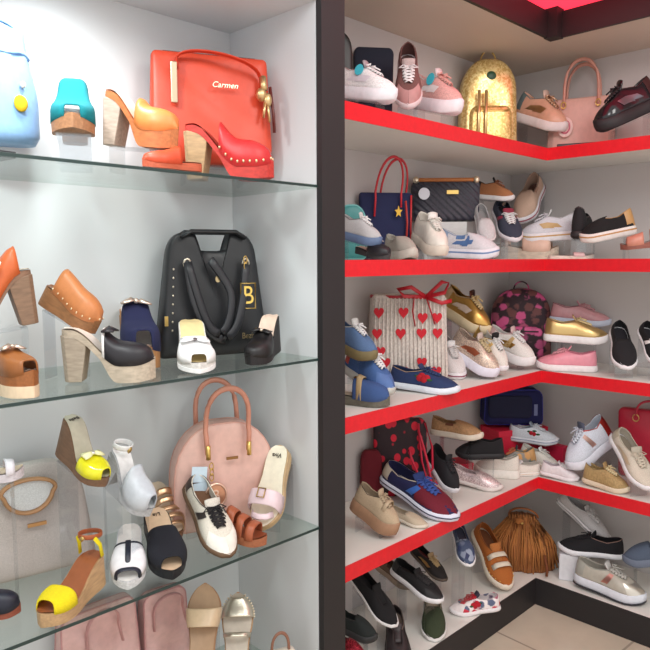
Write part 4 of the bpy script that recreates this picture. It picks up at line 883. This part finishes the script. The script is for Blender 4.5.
r = mesh('shoe_box', *merge([boxg(-.13, .13, -.07, .07, 0, .085), boxg(-.133, .133, -.073, .073, .085, .105)]), mat((216, 30, 62), 'paint'), None, False, bevel=.002); tag(r, 'red shoe box under the tan woven espadrille', 'box', 'red shoe boxes'); fit(r, (424, 437, 474, 484), 'A', 'S4', .22, 30, only='w')
r = sneaker('tan woven espadrille with brown tassels and white sole, lying on the red box', (190, 146, 104), (234, 222, 206), slip=True, ins=(120, 84, 60), side=(120, 70, 50), kind='weave', group=T4, name='espadrille')
fit(r, (430, 415, 484, 441), 'A', 'S4', .18, -14, 2, rest=False, riser='clear acrylic stand holding the tan woven espadrille')
r = mesh('shoe_box', *merge([boxg(-.13, .13, -.07, .07, 0, .085), boxg(-.133, .133, -.073, .073, .085, .105)]), mat((222, 36, 66), 'paint'), None, False, bevel=.002); tag(r, 'red shoe box under the blue backpack, topmost behind the white rose sneaker', 'box', 'red shoe boxes'); fit(r, (480, 421, 548, 480), 'A', 'S4', .20, 36, only='w'); r.scale.z *= 1.35
BX = r
r = mesh('shoe_box', *merge([boxg(-.13, .13, -.04, .04, 0, .085), boxg(-.133, .133, -.043, .043, .085, .105)]), mat((206, 28, 70), 'paint'), None, False, bevel=.002); tag(r, 'crimson shoe box behind the white sneakers at the inner shelf corner', 'box', 'red shoe boxes'); fit(r, (538, 420, 568, 465), 'B', 'S4', .22, -30, only='w'); r.scale.z *= 1.6
r = bag('royal blue and black backpack lying on its side on the red shoe box', (24, 26, 84), .26, .14, .12, .03, .02, .25, kind='canvas', group=CB, name='backpack', cat='backpack', piping=(34, 40, 150), zipc=(30, 30, 60))
V, Fc = puff(rprof(.19, .09, .02, .02), .03, 6); o = mesh('front_pocket', V, Fc, mat((26, 28, 60), 'canvas'), r); o.location = (-.02, -.058, .03); child(r, 'label_patch', boxg(.085, .10, -.062, -.058, .04, .085), (120, 126, 170), sm=False)
fit(r, (480, 386, 543, 425), 'A', 'S4', .20, 14, rest=False)
r = sneaker('plain black sneaker in front of the red box, toe pointing left', (28, 26, 30), (30, 28, 32), (34, 32, 36), (28, 26, 30), th=.024, ins=(40, 38, 40), cap=(30, 28, 32), kind='suede', heart=None, group=T4)
fit(r, (455, 433, 505, 460), 'A', 'S4', .12, 182, 3, rest=False, riser='clear acrylic stand holding the plain black sneaker')
r = sneaker('silver glitter flat shoe with shiny toe at the front of the lowest red-edged shelf', ((196, 170, 172), 'glitter', (255, 240, 240)), (230, 220, 216), slip=True, ins=(180, 150, 150), side=(200, 180, 184), th=.014, hh=.045, group=T4, name='flat_shoe')
fit(r, (450, 463, 504, 492), 'A', 'S4', .05, -16, 6)
r = sneaker('white platform slip-on under the plain black sneaker', (238, 230, 220), (240, 234, 226), slip=True, ins=(226, 214, 200), side=(230, 220, 210), th=.036, group=T4)
fit(r, (474, 455, 520, 480), 'A', 'S4', .08, 176, 0)
r = sneaker('white canvas sneaker with a cherry red patch, topmost in front of the red box', (226, 232, 242), (232, 234, 242), (226, 230, 240), (150, 160, 176), heart='cherry', line=(150, 160, 186), th=.026, ins=(120, 130, 146), group=T4)
fit(r, (508, 421, 560, 446), 'A', 'S4', .10, -12, 0, rest=False, riser='clear acrylic stand holding the white cherry patch sneaker')
r = sneaker('rounded cream white sneaker turned sideways below the cherry patch sneaker', (242, 238, 230), (240, 232, 222), (240, 238, 232), W_, th=.03, line=(222, 190, 160), ins=(200, 190, 180), group=T4)
fit(r, (518, 443, 562, 472), 'B', 'S4', .13, -22, 12, rest=False, riser='clear acrylic stand holding the rounded cream white sneaker')
r = sneaker('grey and tan camouflage sneaker behind the low white sneaker', ((150, 146, 140), 'floral', (90, 110, 100), (216, 160, 100)), (236, 230, 226), (220, 130, 90), (60, 80, 84), th=.022, ins=(70, 80, 84), heel=(206, 156, 100), group=T4)
fit(r, (497, 443, 536, 472), 'A', 'S4', .10, 190, 8, rest=False, riser='clear acrylic stand holding the grey and tan sneaker')
r = sneaker('low cream white sneaker at the very front of the shelf corner, toe to the left', (240, 232, 222), (242, 238, 232), (240, 236, 228), W_, th=.028, line=(226, 200, 180), ins=(206, 196, 186), group=T4)
fit(r, (494, 459, 542, 490), 'A', 'S4', .02, 200, 0)
r = sneaker('pearl white glossy flat sneaker at the inner front corner of the lowest red shelf', (230, 220, 224), (238, 232, 236), W_, (226, 216, 222), th=.022, kind='satin', ins=(190, 170, 180), group=T4)
fit(r, (540, 460, 580, 484), 'B', 'S4', .035, -8, 6)
r = sneaker('white high sneaker with red and silver heel, tilted toe down left of the beige sneaker', (224, 230, 244), (226, 228, 240), (220, 226, 240), (90, 96, 116), heel=(160, 46, 40, 'metal'), stripe2=(206, 170, 160, 'metal'), th=.03, ins=(80, 84, 104), hh=.075, group=T4)
fit(r, (565, 412, 616, 472), 'B', 'S4', .11, 218, 30, rest=False, riser='clear acrylic stand holding the white sneaker with red heel')
r = sneaker('golden tan espadrille sneaker with cream laces at the front right of the lowest red shelf', (186, 156, 106), (232, 216, 190), (232, 214, 170), (176, 146, 98), th=.02, kind='weave', ins=(130, 106, 72), group=T4)
fit(r, (582, 460, 630, 494), 'B', 'S4', .03, -24, 4)
r = sneaker('cream white sneaker leaning toe down against the crimson bag', (222, 212, 196), (236, 234, 238), (216, 204, 186), (200, 190, 174), th=.03, ins=(150, 140, 124), stripe=(200, 180, 150), heel=(190, 180, 160), group=T4)
fit(r, (608, 428, 656, 490), 'B', 'S4', .07, -52, 38, rest=False, riser='clear acrylic stand holding the leaning cream white sneaker')
r = bag('plain crimson tote bag at the right edge of the lowest red-edged shelf', (190, 30, 60), .20, .20, .08, .015, .015, .22, group=CB, flat=.5, handle=((180, 26, 56), .09, .03, .007, (-1,)), name='tote_bag'); fit(r, (618, 400, 690, 486), 'B', 'S4', .19, -12)
# ------------------------------------------------------------------ plinth tier
r = empty('fringed_bag'); tag(r, 'brown suede fringed bag at the inner corner on the white plinth top', 'handbag', CB)
rows = []
for k in range(17):
    q = k/16; z = .26*q; ww = .13*(1-.62*smooth((q-.35)/.65))*(.92+.08*math.sin(q*3)); rows.append([((ww+.006*math.sin(17*a))*math.cos(a), (ww*.6+.006*math.sin(13*a))*math.sin(a), z) for a in np.linspace(0, 2*PI, 61)[:-1]])
V, Fc = gridg(rows, True); Fc.append(tuple(range(60))[::-1]); Fc.append(tuple(16*60+k for k in range(60))); mesh('body', V, Fc, mat((176, 110, 58), 'fringe'), r)
g = []
rnd = random.Random(3)
for k in range(64):
    a = rnd.uniform(-PI, .0)*1.0; ww = .132; top = rnd.uniform(.17, .25); qt = top/.26; wt = .13*(1-.62*smooth((qt-.35)/.65))+.004; bot = rnd.uniform(.005, .05); wb = rnd.uniform(.125, .145); a2 = a+rnd.uniform(-.06, .06)
    g.append(tubeg([(wt*math.cos(a), wt*.62*math.sin(a), top), ((wt*.35+wb*.68)*math.cos(a), (wt*.35+wb*.68)*.64*math.sin(a), (top*.6+bot*.4)), (wb*math.cos(a2), wb*.64*math.sin(a2), bot)], .0028, None, None, 4))
V, Fc = merge(g); q = mesh('fringe', V, Fc, mat((196, 128, 68), 'suede'), r); q['kind'] = 'stuff'
child(r, 'handle', tubeg(arc((-.05, 0, .25), (.06, 0, .25), (0, -.02, .30)), .008, .004, (0, 1, 0)), (150, 88, 44)); child(r, 'knot', sphg((-.01, -.045, .245), .02, 8, .8), (170, 104, 50), 'suede'); child(r, 'bead', sphg((.0, -.066, .245), .006, 8), GOLD)
child(r, 'tassel', tubeg([(.085, -.075, .10), (.095, -.09, .04), (.093, -.10, .012)], .008, .005), (128, 70, 40), 'suede')
fit(r, (483, 507, 559, 590), 'A', 'S5', -.02, 0, back=False)
r = sneaker('orange brown leather platform sneaker with cream strap, tilted in front of the fringed bag', (186, 106, 44), (236, 224, 206), None, (196, 120, 60), th=.036, strap=((232, 220, 200), .60, .8), ins=(120, 70, 40), studs=GOLD, group=T5)
fit(r, (468, 528, 517, 584), 'A', 'S5', .10, -58, 34, rest=False, riser='clear acrylic stand holding the orange brown platform sneaker')
r = sneaker('blue patterned canvas shoe toe down on a tall stand below the red shelf edge', ((60, 74, 104), 'floral', (150, 160, 180), (40, 50, 90)), (236, 234, 236), slip=True, ins=(60, 60, 80), side=(70, 80, 110), th=.024, group=T5)
fit(r, (448, 528, 479, 560), 'A', 'S5', .05, -72, 30, rest=False, riser='tall clear acrylic stand holding the blue patterned shoe')
r = sneaker('white sneaker with red laces and red flowers at the front of the plinth', ((240, 232, 232), 'floral', (206, 50, 70), (90, 100, 130)), (240, 236, 238), (206, 40, 56), (60, 60, 76), heart='rose', cap=(240, 230, 230), th=.024, ins=(190, 180, 180), stripe2=(200, 150, 160), group=T5)
fit(r, (449, 590, 501, 628), 'A', 'S5', -.02, 200, 2)
r = sneaker('black suede sneaker with a broad white sole on the low stand behind the olive shoe', (28, 27, 30), (238, 236, 240), (50, 48, 50), (36, 34, 36), th=.034, cap=(24, 23, 26), ins=(60, 50, 50), heel=(44, 42, 44), group=T5)
fit(r, (388, 560, 446, 602), 'A', 'S5', .10, -34, 16, rest=False, riser='clear acrylic stand holding the black suede sneaker with white sole')
r = sneaker('black sneaker with gold and leopard trim, high behind the black suede sneaker', (40, 34, 34), (90, 76, 66), (206, 176, 130), (190, 160, 120), stripe=(200, 160, 100, 'metal'), th=.022, ins=(120, 50, 50), group=T5)
fit(r, (410, 542, 448, 582), 'A', 'S5', .19, -40, 24, rest=False, riser='clear acrylic stand holding the black and gold sneaker')
r = sneaker('tan and brown patterned shoe under the shelf edge, left of the gold-trimmed black sneaker', ((120, 96, 80), 'dots', (60, 46, 40)), (170, 150, 132), slip=True, ins=(90, 60, 50), side=(90, 66, 54), group=T5)
fit(r, (374, 552, 414, 590), 'A', 'S5', .22, -30, 20, rest=False, riser='clear acrylic stand holding the tan and brown patterned shoe')
r = sneaker('olive green knitted slip-on pointing towards the viewer at the front of the plinth', (56, 66, 44), (226, 224, 222), slip=True, ins=(176, 160, 140), side=(50, 60, 40), kind='knit', th=.02, group=T5)
fit(r, (419, 598, 448, 648), 'A', 'S5', .055, -88, 20, rest=False, riser='clear acrylic stand holding the olive green slip-on')
r = sneaker('very dark brown shoe pointing towards the viewer, left of the olive slip-on', (40, 32, 34), (70, 60, 58), None, (50, 40, 42), ins=(150, 130, 116), th=.016, kind='leather', group=T5)
fit(r, (384, 618, 412, 676), 'A', 'S5', .03, -84, 20, rest=False, riser='clear acrylic stand holding the very dark brown shoe')
r = sneaker('long black suede shoe tilted toe down beside the pillar on the plinth', (26, 25, 28), (232, 230, 230), None, (26, 25, 28), th=.018, ins=(34, 32, 36), kind='suede', group=T5)
fit(r, (346, 566, 400, 626), 'A', 'S5', .13, -40, 34, rest=False, riser='clear acrylic stand beside the pillar holding the long black suede shoe')
r = sneaker('dark green black shoe low beside the pillar, below the long black suede shoe', (34, 40, 40), (40, 40, 42), slip=True, ins=(60, 56, 56), side=(30, 34, 34), kind='suede', group=T5)
fit(r, (332, 606, 378, 644), 'A', 'S5', .08, -20, 10, rest=False, riser='clear acrylic stand beside the pillar holding the dark green black shoe')
r = sneaker('crimson sequinned shoe at the bottom beside the pillar', ((140, 20, 40), 'sequin', (220, 70, 90)), (120, 30, 44), slip=True, ins=(90, 20, 30), side=(120, 20, 40), group=T5)
fit(r, (330, 626, 366, 664), 'A', 'S5', .02, -30, 4)
r = sneaker('grey white sneaker leaning toe down just under the right red shelf edge', (206, 204, 206), (226, 224, 226), (220, 218, 220), (190, 188, 190), th=.028, ins=(120, 120, 124), line=(150, 150, 156), group=T5)
fit(r, (553, 494, 614, 538), 'B', 'S5', .19, -24, 30, rest=False, riser='tall clear acrylic stand holding the grey white sneaker')
r = sneaker('black low sneaker with a white sole on a box, right of the fringed bag', (28, 27, 32), (238, 238, 244), (30, 28, 34), (28, 27, 32), th=.024, ins=(150, 120, 110), kind='suede', group=T5)
fit(r, (557, 530, 625, 560), 'B', 'S5', .12, 182, 0, rest=False)
SB = r
b = mesh('display_block', *boxg(-.05, .05, -.035, .035, 0, .1), mat((226, 226, 232), 'plastic'), None, False, bevel=.003); tag(b, 'white upright block supporting the black low sneaker', 'display stand')
b.location = (SB.location.x-.02, SB.location.y+.05, ZS['S5']+.001); b.rotation_euler.z = SB.rotation_euler.z; b.scale.z = max(.1, (SB.location.z-ZS['S5']-.004)/.1)
r = sneaker('silver running sneaker with glossy toe and white sole at the front right of the plinth', (190, 184, 172), (226, 230, 240), (200, 196, 190), (200, 198, 196), th=.034, out=(60, 60, 68), stripe2=(206, 150, 140, 'metal'), heel=(176, 176, 168), cap=(206, 200, 190, 'metal'), ins=(110, 110, 116), kind='satin', group=T5, name='running_shoe')
fit(r, (573, 556, 647, 606), 'B', 'S5', .04, -18, 4)
r = sneaker('dusty blue slip-on at the right edge above the plinth', (92, 104, 126), (110, 120, 140), slip=True, ins=(70, 80, 100), side=(80, 90, 110), kind='suede', group=T5)
fit(r, (624, 536, 676, 570), 'B', 'S5', .13, 190, 10, rest=False, riser='clear acrylic stand holding the dusty blue slip-on')
